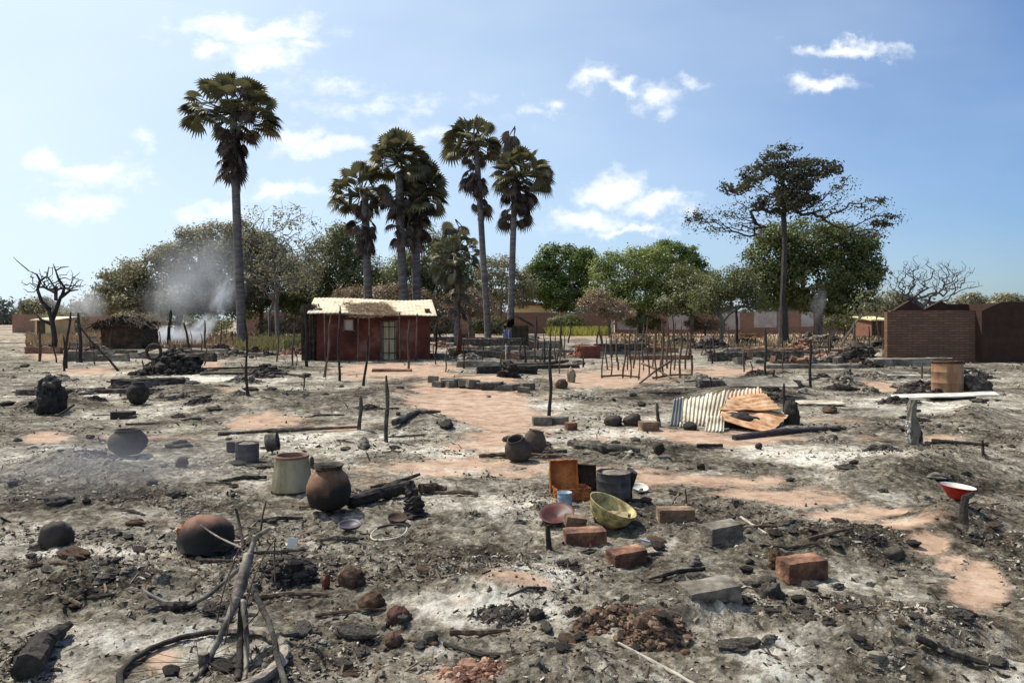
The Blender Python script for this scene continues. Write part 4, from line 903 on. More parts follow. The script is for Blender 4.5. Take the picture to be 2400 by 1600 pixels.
POSTS = [
 (570, 906, 562, 735, 7, 'long thin black pole in front of the tallest palm', CHAR), (388, 797, 392, 712, 9, 'thick burnt post standing before the white smoke', CHAR),
 (437, 806, 422, 742, 6, 'leaning burnt post at the right edge of the white smoke', CHAR), (473, 810, 470, 735, 5, 'thin post between the smoke and the tallest palm', BW), (508, 812, 508, 738, 4, 'very thin post just left of the tallest palm', BW),
 (184, 832, 180, 718, 9, 'thick dark post right of the burnt tree', DARKBARK), (151, 846, 162, 716, 6, 'tall thin post against the burnt tree', DARKBARK), (148, 852, 146, 770, 5, 'short charred post at the foot of the burnt tree', DARKBARK),
 (276, 852, 172, 735, 5, 'long pole leaning diagonally beside the black thatch hut', CHAR), (90, 830, 92, 760, 6, 'stub of reddish pole at far left under the cream house', BW), (210, 820, 205, 770, 4, 'thin stake between the leaning pole and the burnt tree', BW),
 (672, 842, 676, 735, 5, 'thin bent stake left of the hut', BW), (705, 842, 698, 705, 7, 'forked dark post at the left corner of the hut', CHAR), (697, 896, 699, 862, 4, 'small stake poking from the pale ash below the hut', BW),
 (780, 874, 781, 702, 6, 'tall black veranda pole standing before the hut', CHAR), (745, 866, 760, 722, 6, 'dark pole with thick foot before the hut window', BW), (834, 886, 846, 770, 7, 'crooked charred pole leaning in front of the hut door', CHAR),
 (938, 850, 940, 735, 5, 'slender pale pole before the right side of the hut', BW), (888, 1017, 887, 862, 11, 'thick charred post, tallest in the near ash left of the path', CHARASH), (825, 985, 829, 908, 10, 'short charred post left of the thick one', CHARASH),
 (1260, 972, 1264, 785, 9, 'tall black post standing in the middle of the field on bricks', CHAR), (1207, 840, 1206, 790, 5, 'short dark stake right of the black shed', CHAR), (1250, 832, 1251, 780, 5, 'short dark stake left of the tall middle post', CHAR),
 (1290, 806, 1288, 735, 6, 'reddish stake behind the tall middle post', BW), (1230, 830, 1228, 765, 4, 'thin stake between two short stakes near the shed', BW), (1862, 890, 1862, 780, 7, 'tall black pole standing before the tall sparse tree', CHAR),
 (1801, 952, 1801, 880, 8, 'short square-cut post behind the crumpled rusty sheet', CHAR), (1514, 980, 1509, 925, 10, 'leaning charred stub left of the corrugated sheets', CHARASH), (1758, 862, 1760, 765, 6, 'thin dark pole right of the forked small tree', CHAR),
 (1693, 790, 1690, 700, 7, 'dark upright pole beside the forked small tree', DARKBARK), (1634, 890, 1632, 865, 5, 'low black stake right of the stick pen', CHAR), (1776, 875, 1778, 848, 6, 'low burnt stump on the red earth patch', CHAR),
 (1055, 822, 1056, 755, 14, 'thick reddish stump of a trunk right of the hut', M('red_burnt_trunk', [(.05, .018, .012), (.12, .045, .03)], 3)), (1000, 820, 1004, 750, 5, 'thin pole at the right corner of the hut', BW),
 (1075, 826, 1072, 765, 4, 'thin grey stake behind the dark wall by the shed', BW), (1163, 830, 1162, 790, 3, 'white stick holding up the blue cloth', WHITE), (1840, 800, 1846, 770, 5, 'short dark stake right of the tall sparse tree', CHAR),
 (2118, 870, 2118, 838, 5, 'short stake before the brick house rubble', BW), (1908, 815, 1906, 770, 5, 'thin stake before the far orange ground', BW), (635, 830, 640, 770, 4, 'thin stake left of the hut under the leafless tree', BW),
 (2262, 1052, 2256, 1010, 8, 'knotty burnt stub near the right edge', CHAR), (1577, 1155, 1575, 1122, 4, 'thin spike of metal beside the dark brick', CHAR), (1262, 1262, 1258, 1205, 15, 'short black stub standing left of the near brick pair', CHAR),
 (716, 1075, 716, 1048, 13, 'short dark stub behind the clay pot', CHARASH), (575, 985, 0, 0, 0, None, None)]
for p in POSTS:
    if p[5] and p[6]: post(p[0], p[1], p[2], p[3], p[4], p[5], p[6])
# fork tops on the dark posts beside the palm row are short side sticks of their own
r = random.Random(8)
PEN = [(1384, 868, 752), (1403, 862, 772), (1431, 868, 770), (1448, 868, 752), (1467, 872, 740), (1490, 866, 735), (1508, 872, 745), (1524, 862, 738), (1541, 872, 768), (1563, 866, 750), (1588, 860, 764), (1478, 850, 745), (1500, 846, 750), (1516, 850, 770), (1548, 850, 742), (1575, 848, 760), (1420, 850, 775), (1455, 846, 762), (1395, 848, 778), (1533, 846, 735)]
PN = []
for (x, y0, y1) in PEN:
    PN.append((x, y0, post(x, y0, x + r.uniform(-5, 5), y1 + r.uniform(-6, 6), r.uniform(3.2, 5.5), 'thin reddish stake of the burnt stick pen', BW, 'stakes of the burnt stick pen', 'pen_stake', 'stake', .035, flare=1)))
for row, nm in ((sorted([p for p in PN if p[1] > 855]), 'front'), (sorted([p for p in PN if p[1] <= 855]), 'back')):
    for k, p in enumerate(row): p[2]['label'] = 'thin reddish pen stake, %s from the left in the %s row' % (('first second third fourth fifth sixth seventh eighth ninth tenth eleventh twelfth thirteenth'.split() + ['last'])[k], nm)
for (a, b_, lab) in (((1380, 868), (1470, 868), 'low rail lying along the front of the stick pen'), ((1475, 838), (1560, 880), 'stick leaning across the pen from upper left'), ((1545, 830), (1470, 882), 'stick leaning across the pen from upper right'), ((1500, 872), (1590, 862), 'stick on the ground at the right of the pen')):
    A = gp(*a) if a[1] > 845 else at(a[0], a[1], gp(a[0], 862).y); B = gp(*b_); g = Geo(); g.tube([A + Vector((0, 0, .05)), (A + B) / 2 + Vector((0, 0, .08)), B + Vector((0, 0, .03))], [.035, .03, .025], 6, .06, 3); tag(mk('fallen_stick', g, BW), lab, 'stick')
# far stakes left standing among the ruins
r = random.Random(15); ST = []
for i in range(84):
    vx = r.choice([r.uniform(80, 720), r.uniform(1220, 2040), r.uniform(1220, 2040), r.uniform(990, 1320)]); vy = r.uniform(786, 858); h = r.uniform(20, 66)
    ST.append((post(vx, vy, vx + r.uniform(-9, 9), vy - h, r.uniform(2.4, 4.5), 'thin burnt stake standing among the far ruins', r.choice([BW, CHAR, BW]), 'burnt stakes among the far ruins', 'burnt_stake', 'stake', .04, flare=1), vx, vy))

# ------------------------------------------------------------------ low ruins, rubble, bricks
def stub(vx, vy, L_, h, yaw, seed, mat, label, group=None, th=.28, name='mud_wall_stub'):
    b = gp(vx, vy); g = Geo(); g.box((b.x, b.y, b.z + h / 2 - .06), (L_, th, h + .12), rz=yaw, jit=min(.07, h * .22), seed=seed, div=7)
    return tag(mk(name, g, mat, org=b), label, 'wall', group)
r = random.Random(21); WS = []
for i in range(64):
    vx = r.choice([r.uniform(70, 700), r.uniform(1200, 2050), r.uniform(1200, 2060), r.uniform(1000, 1300)]); vy = 772 + 58 * r.random() ** .8
    if 690 < vx < 990: continue
    WS.append((stub(vx, vy, r.uniform(.8, 3.2), r.uniform(.12, .42), r.uniform(-.35, .35), i, r.choice([STUBMAT, STUBMAT, STUBGREY, STUBGREY, CHARASH]), 'broken low mud wall among the far ruins', 'broken mud walls among the far ruins'), vx, vy))
STUBS = [(1350, 822, 1.0, .55, .2, M('red_box_wall', [(.10, .03, .02), (.17, .06, .04)], 3), 'knee-high dark red mud block left of the stick pen', .8), (175, 905, 2.6, .12, .03, CHARASH, 'long flat charred beam-like ridge at left by the black stump', .25),
 (1165, 858, 1.9, .25, .1, CHAR, 'dark low wall remnant beyond the path', .3), (2180, 915, 1.0, .1, 0, CHARASH, 'low ashy ridge at the foot of the rusty drum', .3),
 (1240, 846, 2.8, .13, .05, CHAR, 'long black burnt ridge behind the tall middle post', .25), (2090, 838, 3.2, .25, .1, STUBGREY, 'ashy rubble wall in front of the brick house', .5), (1100, 842, 1.6, .22, -.1, STUBGREY, 'grey rubble ridge at the far end of the path', .4),
 (1870, 845, 3.6, .12, .05, STUBGREY, 'long pale foundation line before the tall tree', .25), (1720, 885, 2.6, .12, .1, CHARASH, 'dark foundation line above the corrugated sheets', .22), (340, 888, 1.6, .2, .2, CHARASH, 'dark broken ridge right of the round black pot', .3),
 (560, 862, 2.6, .1, .1, CHARASH, 'thin dark foundation line left of the hut', .2), (900, 853, 1.3, .09, .02, STUBMAT, 'low doorstep of tan mud before the hut', .35)]
for i, (vx, vy, L_, h, yw, m_, lab, th) in enumerate(STUBS): stub(vx, vy, L_, h, yw, 200 + i, m_, lab, None, th)
def brick(vx, vy, yaw, mat, label, group=None, size=(.28, .135, .115), tilt=(0, 0), lift=0, seed=0, lz=0):
    b = gp(vx, vy); rot = Matrix.Rotation(yaw, 3, 'Z') @ Matrix.Rotation(tilt[0], 3, 'X') @ Matrix.Rotation(tilt[1], 3, 'Y')
    g = Geo(); g.box((b.x, b.y + size[1] * .5, b.z + size[2] * .36 + lz), size, rot=rot, jit=.0042, seed=seed + int(vx), div=7)
    o = tag(mk('mud_brick', g, mat, org=b), label, 'brick', group)
    return o
brick(1345, 1256, math.radians(6), MUDBRICK, 'dark-fronted brick touching the yellow bowl', size=(.31, .15, .13), tilt=(.02, -.03))
brick(1442, 1302, math.radians(24), MUDBRICK, 'clean orange-topped brick, nearest below the yellow bowl', size=(.265, .135, .12), tilt=(.05, -.02))
brick(1556, 1200, math.radians(3), TANBRICK, 'dark-fronted brick right of the yellow bowl', size=(.30, .14, .12))
brick(1664, 1240, math.radians(22), ASHBRICK, 'ash-dusted brick tilted right of the other near ones', size=(.29, .15, .12), tilt=(.04, -.05))
brick(1852, 1330, math.radians(14), MUDBRICK, 'rust-red brick lying at the right of the near ash', size=(.29, .15, .13), tilt=(.03, -.04))
brick(1640, 1392, math.radians(12), ASHBRICK, 'flat grey brick coated in ash, nearest on the right', size=(.31, .17, .11), tilt=(.05, -.1))
brick(1322, 1216, math.radians(10), TANBRICK, 'broken tan brick piece left of the yellow bowl', size=(.17, .10, .08), tilt=(.1, .15), lz=.03)
brick(1493, 990, math.radians(10), TANBRICK, 'single tan brick left of the corrugated sheets', size=(.28, .2, .16))
brick(1245, 978, .1, ASHBRICK, 'dark brick at the foot of the tall middle post, left one', size=(.3, .2, .16)); brick(1283, 975, -.1, ASHBRICK, 'dark brick at the foot of the tall middle post, right one', size=(.34, .2, .13)); brick(1312, 988, .3, MUDBRICK, 'small red brick right of the tall middle post', size=(.16, .14, .13))
brick(276, 962, .05, CHAR, 'small black block lying in grey ash below the round black pot', size=(.36, .2, .14))
r = random.Random(31)
PB = []
for i in range(22):
    f = i / 21; vx = 1000 + 215 * f + r.uniform(-6, 6); vy = 884 + 16 * f + r.uniform(-7, 5)
    PB.append((vx, brick(vx, vy, r.uniform(-.5, .5), r.choice([ASHBRICK, CHARASH, STUBGREY]), 'sooty brick', 'sooty bricks along the path', (r.uniform(.25, .4), .2, r.uniform(.12, .2)), (r.uniform(-.1, .1), r.uniform(-.1, .1)), seed=i)))
ORD = 'first second third fourth fifth sixth seventh eighth ninth tenth eleventh'.split()
PB.sort(key=lambda e: e[0])
for k, (x_, o_) in enumerate(PB): o_['label'] = 'sooty brick, %s from the %s end of the loose row beyond the path' % ((ORD[k], 'left') if k < 11 else (ORD[21 - k], 'right'))
BK = []
for i in range(34):
    vx = 1640 + 420 * r.random(); vy = 815 + 22 * r.random()
    BK.append((brick(vx, vy, r.uniform(-1, 1), r.choice([STUBMAT, STUBGREY, ASHBRICK, MUDBRICK]), 'loose brick in the rubble before the brick house', 'loose bricks before the brick house', (r.uniform(.3, .5), .25, r.uniform(.15, .3)), (r.uniform(-.4, .4), r.uniform(-.4, .4)), seed=i), vx, vy))
TPL = []
for k_ in range(28):
    g_ = Geo().rock((0, 0, 0), (1, 1, 1), 900 + k_, 8, 6, .42); TPL.append(g_.v[0])
TPF = g_.f[0]
def heights(xs, ys): return height(np.asarray(xs, float), np.asarray(ys, float))
PILEM = {}
def pile_mat(name, cols):
    if name in PILEM: return PILEM[name]
    m = new_mat(name); t = NT(m); g = t.n('ShaderNodeNewGeometry'); f = t.m('ADD', t.m('MULTIPLY', g.outputs['Random Per Island'], .75), t.m('MULTIPLY_ADD', t.noise(30, 6, .7), .8, -.28), clamp=True)
    t.out(t.ramp(f, [(i / (len(cols) - 1), c) for i, c in enumerate(cols)]), .95, 0, t.noise(60, 5, .7), .8, .006); PILEM[name] = m; return m
P_CLINK = pile_mat('clinker_bits', [(.012, .010, .008), (.035, .024, .017), (.085, .052, .034), (.17, .10, .065), (.30, .25, .19)])
P_BLACK = pile_mat('char_bits', [(.01, .008, .008), (.022, .018, .016), (.05, .04, .034), (.14, .12, .10)])
P_GREY = pile_mat('ash_bits', [(.03, .025, .02), (.10, .085, .065), (.22, .19, .15), (.42, .38, .31)])
P_RED = pile_mat('red_bits', [(.05, .02, .015), (.15, .07, .045), (.32, .18, .12), (.44, .36, .28)])
def pile(vx, vy, wpx, hpx, mat, label, seed, n=260, name='rubble_heap', cat='heap', frag=.11, sticks=0):
    b = gp(vx, vy); s = b.y / F; R = wpx * s / 2; H = hpx * s; r = np.random.RandomState(seed); c = b + Vector((0, R * .45, 0)); g = Geo()
    root = thing(name, label, cat, b) if sticks else None
    xy = r.normal(size=(n, 2)) * .40; d = np.hypot(xy[:, 0], xy[:, 1]); pr = np.maximum(0, np.exp(-d * d * 2.2) - .10)
    px_ = c.x + xy[:, 0] * R; py_ = c.y + xy[:, 1] * R * .7; zz = heights(px_, py_); sz = R * frag * np.exp(r.normal(size=n) * .45) * (1.15 - .5 * np.minimum(d, 1)); zz = zz + H * pr * r.uniform(.45, 1.0, n)
    T = np.stack([TPL[k] for k in r.randint(0, 28, n)]); S3 = np.stack([sz * r.uniform(.8, 1.8, n), sz, sz * r.uniform(.5, 1.0, n)], 1); T = T * S3[:, None, :]
    a = r.uniform(0, 6.28, n); ca, sa = np.cos(a)[:, None], np.sin(a)[:, None]; T = np.stack([T[..., 0] * ca - T[..., 1] * sa, T[..., 0] * sa + T[..., 1] * ca, T[..., 2]], -1) + np.stack([px_, py_, zz], 1)[:, None, :]
    g.add(T.reshape(-1, 3), (TPF[None] + (np.arange(n) * len(TPL[0]))[:, None, None]).reshape(-1, 4))
    # the packed body of the heap under the loose pieces
    u_ = np.linspace(-1.05, 1.05, 23); UX, UY = np.meshgrid(u_, u_, indexing='ij'); dd = np.hypot(UX, UY); BX = c.x + UX * R; BY = c.y + UY * R * .7
    BZ = heights(BX.ravel(), BY.ravel()).reshape(BX.shape) + H * np.maximum(-.3, np.exp(-dd * dd * 2.2) - .16) * .85 + r.normal(size=BX.shape) * H * .06
    q_ = np.arange(23 * 23).reshape(23, 23); g.add(np.stack([BX, BY, BZ], -1).reshape(-1, 3), np.stack([q_[:-1, :-1], q_[1:, :-1], q_[1:, 1:], q_[:-1, 1:]], -1).reshape(-1, 4))
    if not sticks: return tag(mk(name, g, mat, org=b), label, cat)
    mk('mound', g, mat, root); q = random.Random(seed)
    for i in range(sticks):
        a = q.uniform(0, 6.28); p = Vector((c.x + q.uniform(-.7, .7) * R, c.y + q.uniform(-.4, .3) * R, b.z + H * q.uniform(.25, .85))); d = Vector((math.cos(a), math.sin(a) * .5, q.uniform(-.1, .5))) * q.uniform(.3, .7) * R
        k = Geo(); k.tube([p - d * .5, p + Vector((0, 0, .02)), p + d * .5], [.022, .026, .014], 6, .08, i); mk('charred_stick', k, CHAR, root)
    return root
# clods and lumps picked out one by one
def lump(vx, vy, wpx, hpx, mat, label, group=None, name='burnt_clod', cat='clod', seed=0, amp=.25, rz=0, res=(18, 12)):
    b = gp(vx, vy); s = b.y / F; g = Geo(); rx = wpx * s / 2; rzv = hpx * s * .62
    g.rock((b.x, b.y + rx * .7, b.z + rzv * .45), (rx, rx * .85, rzv), seed or int(vx + vy), max(res[0], 30), max(res[1], 20), amp, rz); return tag(mk(name, g, mat, org=b, smooth=True), label, cat, group)
lump(800, 1350, 66, 46, CLINK, 'brown burnt clod left of the two red ones, with a red shard'); lump(850, 1405, 56, 44, CLINK, 'reddish round clod with a tan left side'); lump(915, 1436, 56, 44, M('dark_red_clod', [(.025, .012, .010), (.075, .032, .025), (.15, .07, .05)], 12), 'dark red round clod, right of the reddish one')
lump(902, 1490, 46, 32, CLINK, 'smaller dark clod below the dark red one'); lump(988, 1478, 34, 24, CHARASH, 'small black clod right of the lower clods'); lump(748, 1352, 18, 34, M('red_shard', [(.08, .02, .015), (.16, .05, .035)], 9), 'upright dark red shard beside the brown clod', None, 'pottery_shard', 'shard')
lump(112, 1257, 78, 58, CLAYDARK, 'rounded dark brown pot-like lump at the left edge', None, 'burnt_lump', 'lump', amp=.12); pile(1515, 1470, 170, 56, P_CLINK, 'large heap of red-brown clinker in the near right ash', 3, 520, 'clinker_heap', frag=.075)
pile(1385, 1438, 150, 26, P_CLINK, 'lower scatter of brown clinker left of the large heap', 4, 260, 'clinker_heap', frag=.07); pile(1080, 1560, 170, 12, P_RED, 'low scatter of orange-red fragments at the bottom of the ash', 14, 300, 'fragment_scatter', 'fragments', .06); lump(1232, 1425, 40, 28, CHAR, 'lone black clod in pale ash left of the clinker'); lump(1775, 1375, 46, 34, CHARASH, 'knobbly dark clod right of the flat grey brick', amp=.4)
lump(1765, 1345, 38, 22, CHARASH, 'small flat dark clod above the knobbly one'); pile(655, 1335, 130, 50, P_BLACK, 'black charred clump right of the burnt bicycle', 5, 380, 'charred_heap', frag=.08); lump(1790, 1300, 40, 40, CLINK, 'crumbling red clod touching the rust-red brick', amp=.35)
lump(2260, 905, 60, 50, CHARASH, 'dark clod heap right of the rusty drum', amp=.35); lump(1410, 978, 40, 26, CLAYDARK, 'half-buried round pot shard, left of a pair'); lump(1455, 978, 38, 26, CLAYDARK, 'half-buried round pot shard, right of a pair'); lump(1165, 1015, 24, 16, CHARASH, 'small black clod left of the twin round pots')
lump(412, 1072, 26, 24, CHAR, 'small black clod in grey ash below the twin black cans'); lump(1515, 1037, 24, 24, CHAR, 'small black clod below the corrugated sheets'); lump(1612, 1078, 18, 14, CHAR, 'tiny black clod right of the lying logs'); lump(1745, 1030, 16, 14, CHAR, 'tiny black clod under the long dark plank')
lump(1290, 892, 26, 26, CLINK, 'brown lump on the pink ground behind the tall middle post'); lump(1312, 878, 20, 36, KHAKI, 'rusty can-like lump left of the stick pen')
lump(2060, 1285, 44, 24, CHARASH, 'low dark clod by the orange earth on the right'); lump(120, 1160, 60, 20, CHARASH, 'low smoky clod at the left in the grey ash')
LAND = [(745, 1130, 'the round clay pot'), (660, 1090, 'the khaki bucket'), (468, 1230, 'the rusty cauldron'), (1398, 1195, 'the yellow bowl'), (1310, 1110, 'the tin chest'), (1556, 1180, 'the brick right of the yellow bowl'),
 (1664, 1215, 'the tilted ash-dusted brick'), (1852, 1305, 'the rust-red brick'), (1640, 1370, 'the flat grey brick'), (2216, 1150, 'the red bowl'), (2192, 870, 'the rusty drum'), (1690, 950, 'the sheet pile'), (1262, 970, 'the tall middle post'),
 (1198, 1040, 'the leaning pot pair'), (560, 1040, 'the ash-filled can'), (276, 1030, 'the wide smoky pot'), (307, 910, 'the small black pot'), (95, 905, 'the black stump at the left edge'), (380, 840, 'the black thatch heap'), (850, 800, 'the hut'),
 (888, 1000, 'the thick charred post'), (1480, 860, 'the stick pen'), (2098, 980, 'the ashy stump'), (1515, 1440, 'the clinker heap'), (1080, 1550, 'the orange-red fragments'), (560, 1430, 'the burnt bicycle'), (112, 1230, 'the brown lump at the left edge'),
 (888, 1215, 'the pale metal ring'), (940, 1160, 'the jagged stump'), (1862, 870, 'the tall right-hand pole'), (2150, 800, 'the brick house'), (1660, 780, 'the forked small tree'), (1800, 780, 'the tall umbrella tree'), (1188, 790, 'the burnt shed'),
 (568, 890, 'the long thin pole'), (278, 780, 'the black thatch hut'), (1442, 1280, 'the orange-topped brick'), (915, 1420, 'the dark red clod'), (1390, 1030, 'the half-buried grey log'), (2260, 1330, 'the orange earth patch'), (1785, 1000, 'the long dark plank'), (130, 800, 'the burnt tree')]
NUM = ['', 'second ', 'third ', 'fourth ', 'fifth ', 'sixth ', 'seventh ', 'eighth ', 'ninth ', 'tenth ', 'eleventh ', 'twelfth ', 'thirteenth ', 'fourteenth ', 'fifteenth ']
def autolabel(items, noun):
    # items: (object, vx, vy); each is told apart by the landmark it lies nearest to, the side of it and its rank there
    cell = {}
    for o, x, y in items:
        d, i = min((math.hypot(x - a, (y - b_) * 1.6), i) for i, (a, b_, _) in enumerate(LAND)); a, b_, _ = LAND[i]; dx, dy = x - a, (y - b_) * 1.6
        side = ('left of' if dx < 0 else 'right of') if abs(dx) > abs(dy) else ('below' if dy > 0 else 'just beyond')
        cell.setdefault((i, side), []).append((d, o))
    for (i, side), q in cell.items():
        q.sort(key=lambda e: e[0])
        for k, (d, o) in enumerate(q): o['label'] = '%s, %snearest %s %s' % (noun, NUM[min(k, 14)], side, LAND[i][2])
r = random.Random(51)
pr_ = [(Geo().rock((0, 0, .3), (1, .8, .6), k, 14, 10, .38), m_) for k, m_ in enumerate([CHAR, CHARASH, CHARASH, CLINK, ASHBRICK, CHARASH, CHAR, STUBGREY])]
meshes = []
for k, (g, m_) in enumerate(pr_):
    o = mk('charred_chunk', g, m_, org=Vector((0, 0, 0))); meshes.append(o)
used = set(); cnt = 0; CK = []
while cnt < 250:
    t = r.random(); vy = 830 + 720 * t ** 1.25; vx = r.uniform(10, 2340); Y = CAMH * F / (vy - HY); x = (vx - CX) * Y / F
    px, py, e, p_, d_, m_ = ground_fields(np.array([x]), np.array([Y]))
    if e[0] > .3 and r.random() < .85: continue
    if r.random() > .35 + d_[0]: continue
    k = r.randrange(len(meshes)); sz = r.uniform(.012, .028) * (1 + Y / 6) * r.choice([.7, 1, 1, 1.5])
    o = meshes[k] if k not in used else meshes[k].copy()
    if k in used: COL.objects.link(o)
    used.add(k); o.location = (x, Y, hz(x, Y)); o.scale = (sz * r.uniform(.8, 1.8), sz, sz * r.uniform(.6, 1.1)); o.rotation_euler = (0, 0, r.uniform(0, 6.28))
    tag(o, None, 'chunk', 'charred chunks scattered in the ash'); CK.append((o, vx, vy)); cnt += 1
autolabel(CK, 'charred chunk'); autolabel(WS, 'broken low mud wall'); autolabel(ST, 'thin burnt stake'); autolabel(BK, 'loose rubble brick')
def heap(vx, vy, wpx, hpx, mat, label, seed, sticks=0, stone=0):
    b = gp(vx, vy); s = b.y / F; root = thing('charred_heap', label, 'heap', b); g = Geo(); rx = wpx * s / 2; h = hpx * s
    g.rock((b.x, b.y + rx * .5, b.z - h * .15), (rx, rx * .6, h * 1.05), seed, 40, 24, .32); mk('mound', g, mat, root)
    r = random.Random(seed)
    for i in range(sticks):
        a = r.uniform(0, 6.28); p = Vector((b.x + r.uniform(-.8, .8) * rx, b.y + r.uniform(0, .6) * rx, b.z + h * r.uniform(.2, .8))); d = Vector((math.cos(a), math.sin(a) * .5, r.uniform(-.1, .5))) * r.uniform(.3, .7) * rx
        g = Geo(); g.tube([p - d * .5, p + Vector((0, 0, .02)), p + d * .5], [.03, .035, .02], 6, .08, i); mk('charred_stick', g, CHAR, root)
    return root
pile(380, 860, 175, 66, P_BLACK, 'black heap of charred thatch and sticks left of the bare soil', 15, 620, 'charred_heap', frag=.06, sticks=12)
pile(1985, 828, 130, 44, P_BLACK, 'black charred heap left of the brick house', 16, 420, 'charred_heap', frag=.07, sticks=8); pile(1168, 872, 50, 34, P_BLACK, 'small square black heap beyond the path', 17, 160, 'charred_heap', frag=.16, sticks=3); pile(1640, 800, 110, 24, P_BLACK, 'low black heap under the forked small tree', 18, 300, 'charred_heap', frag=.06, sticks=7)
pile(1850, 806, 100, 30, P_RED, 'red-brown rubble heap at the foot of the tall sparse tree', 19, 360, frag=.06, sticks=6); pile(2070, 830, 130, 30, P_RED, 'brown rubble heap against the brick house wall', 20, 420, frag=.06, sticks=5)
PI = []
r = random.Random(71)
for i in range(104):
    vx = r.choice([r.uniform(70, 680), r.uniform(1010, 2280), r.uniform(1200, 2280)]); vy = 785 + 150 * r.random() ** 1.3
    e_ = gp(vx, vy)
    if 1380 < vx < 1600 and vy > 835 or ground_fields(np.array([e_.x]), np.array([e_.y]))[2][0] > .5 and vy > 830: continue
    PI.append((pile(vx, vy, r.uniform(40, 130), r.uniform(6, 20), r.choice([P_GREY, P_BLACK, P_BLACK, P_RED if vy < 830 else P_GREY]), 'heap', 400 + i, 210, frag=.055), vx, vy)); PI[-1][0]['group'] = 'low rubble heaps over the field'
autolabel(PI, 'low rubble heap')
r = random.Random(72); PJ = []
for i in range(26):
    vx = r.uniform(60, 2290); vy = 910 + 600 * r.random() ** 1.2; e_ = gp(vx, vy)
    if ground_fields(np.array([e_.x]), np.array([e_.y]))[2][0] > .3: continue
    PJ.append((pile(vx, vy, r.uniform(50, 150), r.uniform(5, 16), r.choice([P_GREY, P_BLACK, P_GREY]), 'heap', 500 + i, 150, 'char_patch', 'debris', .05), vx, vy)); PJ[-1][0]['group'] = 'patches of charred bits in the near ash'
autolabel(PJ, 'patch of charred bits')
def ring_on_heap():
    Y = gp(352, 862).y; c = at(353, 808, Y); g = Geo(); pts = [(c.x + .22 * math.cos(a), c.y, c.z + .22 * math.sin(a)) for a in np.linspace(0, 6.283, 21)]
    g.tube(pts, .05, 8, .05, 1, cap=False); tag(mk('burnt_hoop', g, CHAR, smooth=True), 'black burnt hoop standing on the charred heap', 'hoop')
ring_on_heap()
def stump_left():
    b = gp(95, 945); s = b.y / F; root = thing('charred_stump', 'black charred stump at the left edge', 'stump', b); g = Geo(); g.rock((b.x, b.y + .25, b.z + .16), (.22, .24, .44), 5, 34, 24, .26); mk('stump', g, CHAR, root)
    g = Geo(); g.rock((b.x + .05, b.y + .2, b.z + .50), (.12, .13, .13), 5, 16, 12, .4); mk('burnt_top', g, CHARASH, root)
stump_left()

# ------------------------------------------------------------------ vessels and household things
def vessel(name, label, cat, vx, vy, prof, mat, seg=40, tilt=(0, 0, 0), jit=0, seed=0, dz=0, back=0, squash=1.0, part='body'):
    """profile radii and heights in metres; (vx, vy) is the front foot of the vessel"""
    b = gp(vx, vy); rmax = max(p[0] for p in prof); b = Vector((b.x, b.y + rmax * .8 + back, 0)); b.z = gp(vx, vy).z + dz
    root = thing(name, label, cat, b); g = Geo(); rot = Matrix.Rotation(tilt[2], 3, 'Z') @ Matrix.Rotation(tilt[0], 3, 'X') @ Matrix.Rotation(tilt[1], 3, 'Y')
    g.lathe(prof, b, seg, rot, jit, seed, squash); o = mk(part, g, mat, root, smooth=True); return root, b, rot
def ps(vy): return gp(1176, vy).y / F
s = ps(1183)   # big clay pot
R_ = 52 * s
prof = [(0.0, 0), (.55 * R_, .02), (.85 * R_, .28 * R_), (R_, .80 * R_), (.97 * R_, 1.15 * R_), (.80 * R_, 1.62 * R_), (.62 * R_, 1.80 * R_), (.62 * R_, 1.80 * R_), (.56 * R_, 1.92 * R_), (.66 * R_, 2.06 * R_), (.64 * R_, 2.08 * R_), (.50 * R_, 1.93 * R_), (.52 * R_, 1.78 * R_), (.78 * R_, 1.5 * R_), (.9 * R_, .8 * R_), (.4 * R_, .15 * R_), (0, .1 * R_)]
root, b, _ = vessel('clay_pot', 'round sooty clay cooking pot with painted lower shade and black neck, largest pot in front', 'pot', 745, 1183, prof, SOOTSHADECLAY, jit=.025)
g = Geo(); g.lathe([(.60 * R_, 1.82 * R_), (.575 * R_, 1.93 * R_), (.675 * R_, 2.07 * R_), (.655 * R_, 2.10 * R_), (.50 * R_, 1.94 * R_)], b, 40); mk('neck', g, CHAR, root, smooth=True)
s = ps(1137); Rb = 48 * s; Rt = 37 * s; H_ = 84 * s
prof = [(0, 0), (Rb, 0), (Rb * 1.0, .01), (Rb * .93, H_ * .3), (Rb * .86, H_ * .62), (Rt, H_ * .96), (Rt * 1.04, H_), (Rt * .98, H_), (Rt * .96, H_ * .95), (Rb * .82, H_ * .6), (Rb * .9, .03), (0, .03)]
root, b, _ = vessel('metal_bucket', 'khaki tapered metal bucket with reddish rim left of the clay pot', 'bucket', 660, 1136, prof, KHAKI, jit=.03)
g = Geo(); g.lathe([(Rt * .97, H_ * .93), (Rt * 1.05, H_ * .95), (Rt * 1.05, H_ * 1.02), (Rt * .95, H_ * 1.02), (Rt * .93, H_ * .9)], b, 40); mk('rim', g, M('pinkish_rust', [(.14, .075, .05), (.26, .15, .11)], 6), root, smooth=True)
g = Geo(); g.lathe([(0, -.004), (Rb * 1.03, -.004), (Rb * 1.03, .022), (Rb * .99, .024)], b, 40); mk('base_ring', g, RUSTDARK, root, smooth=True)
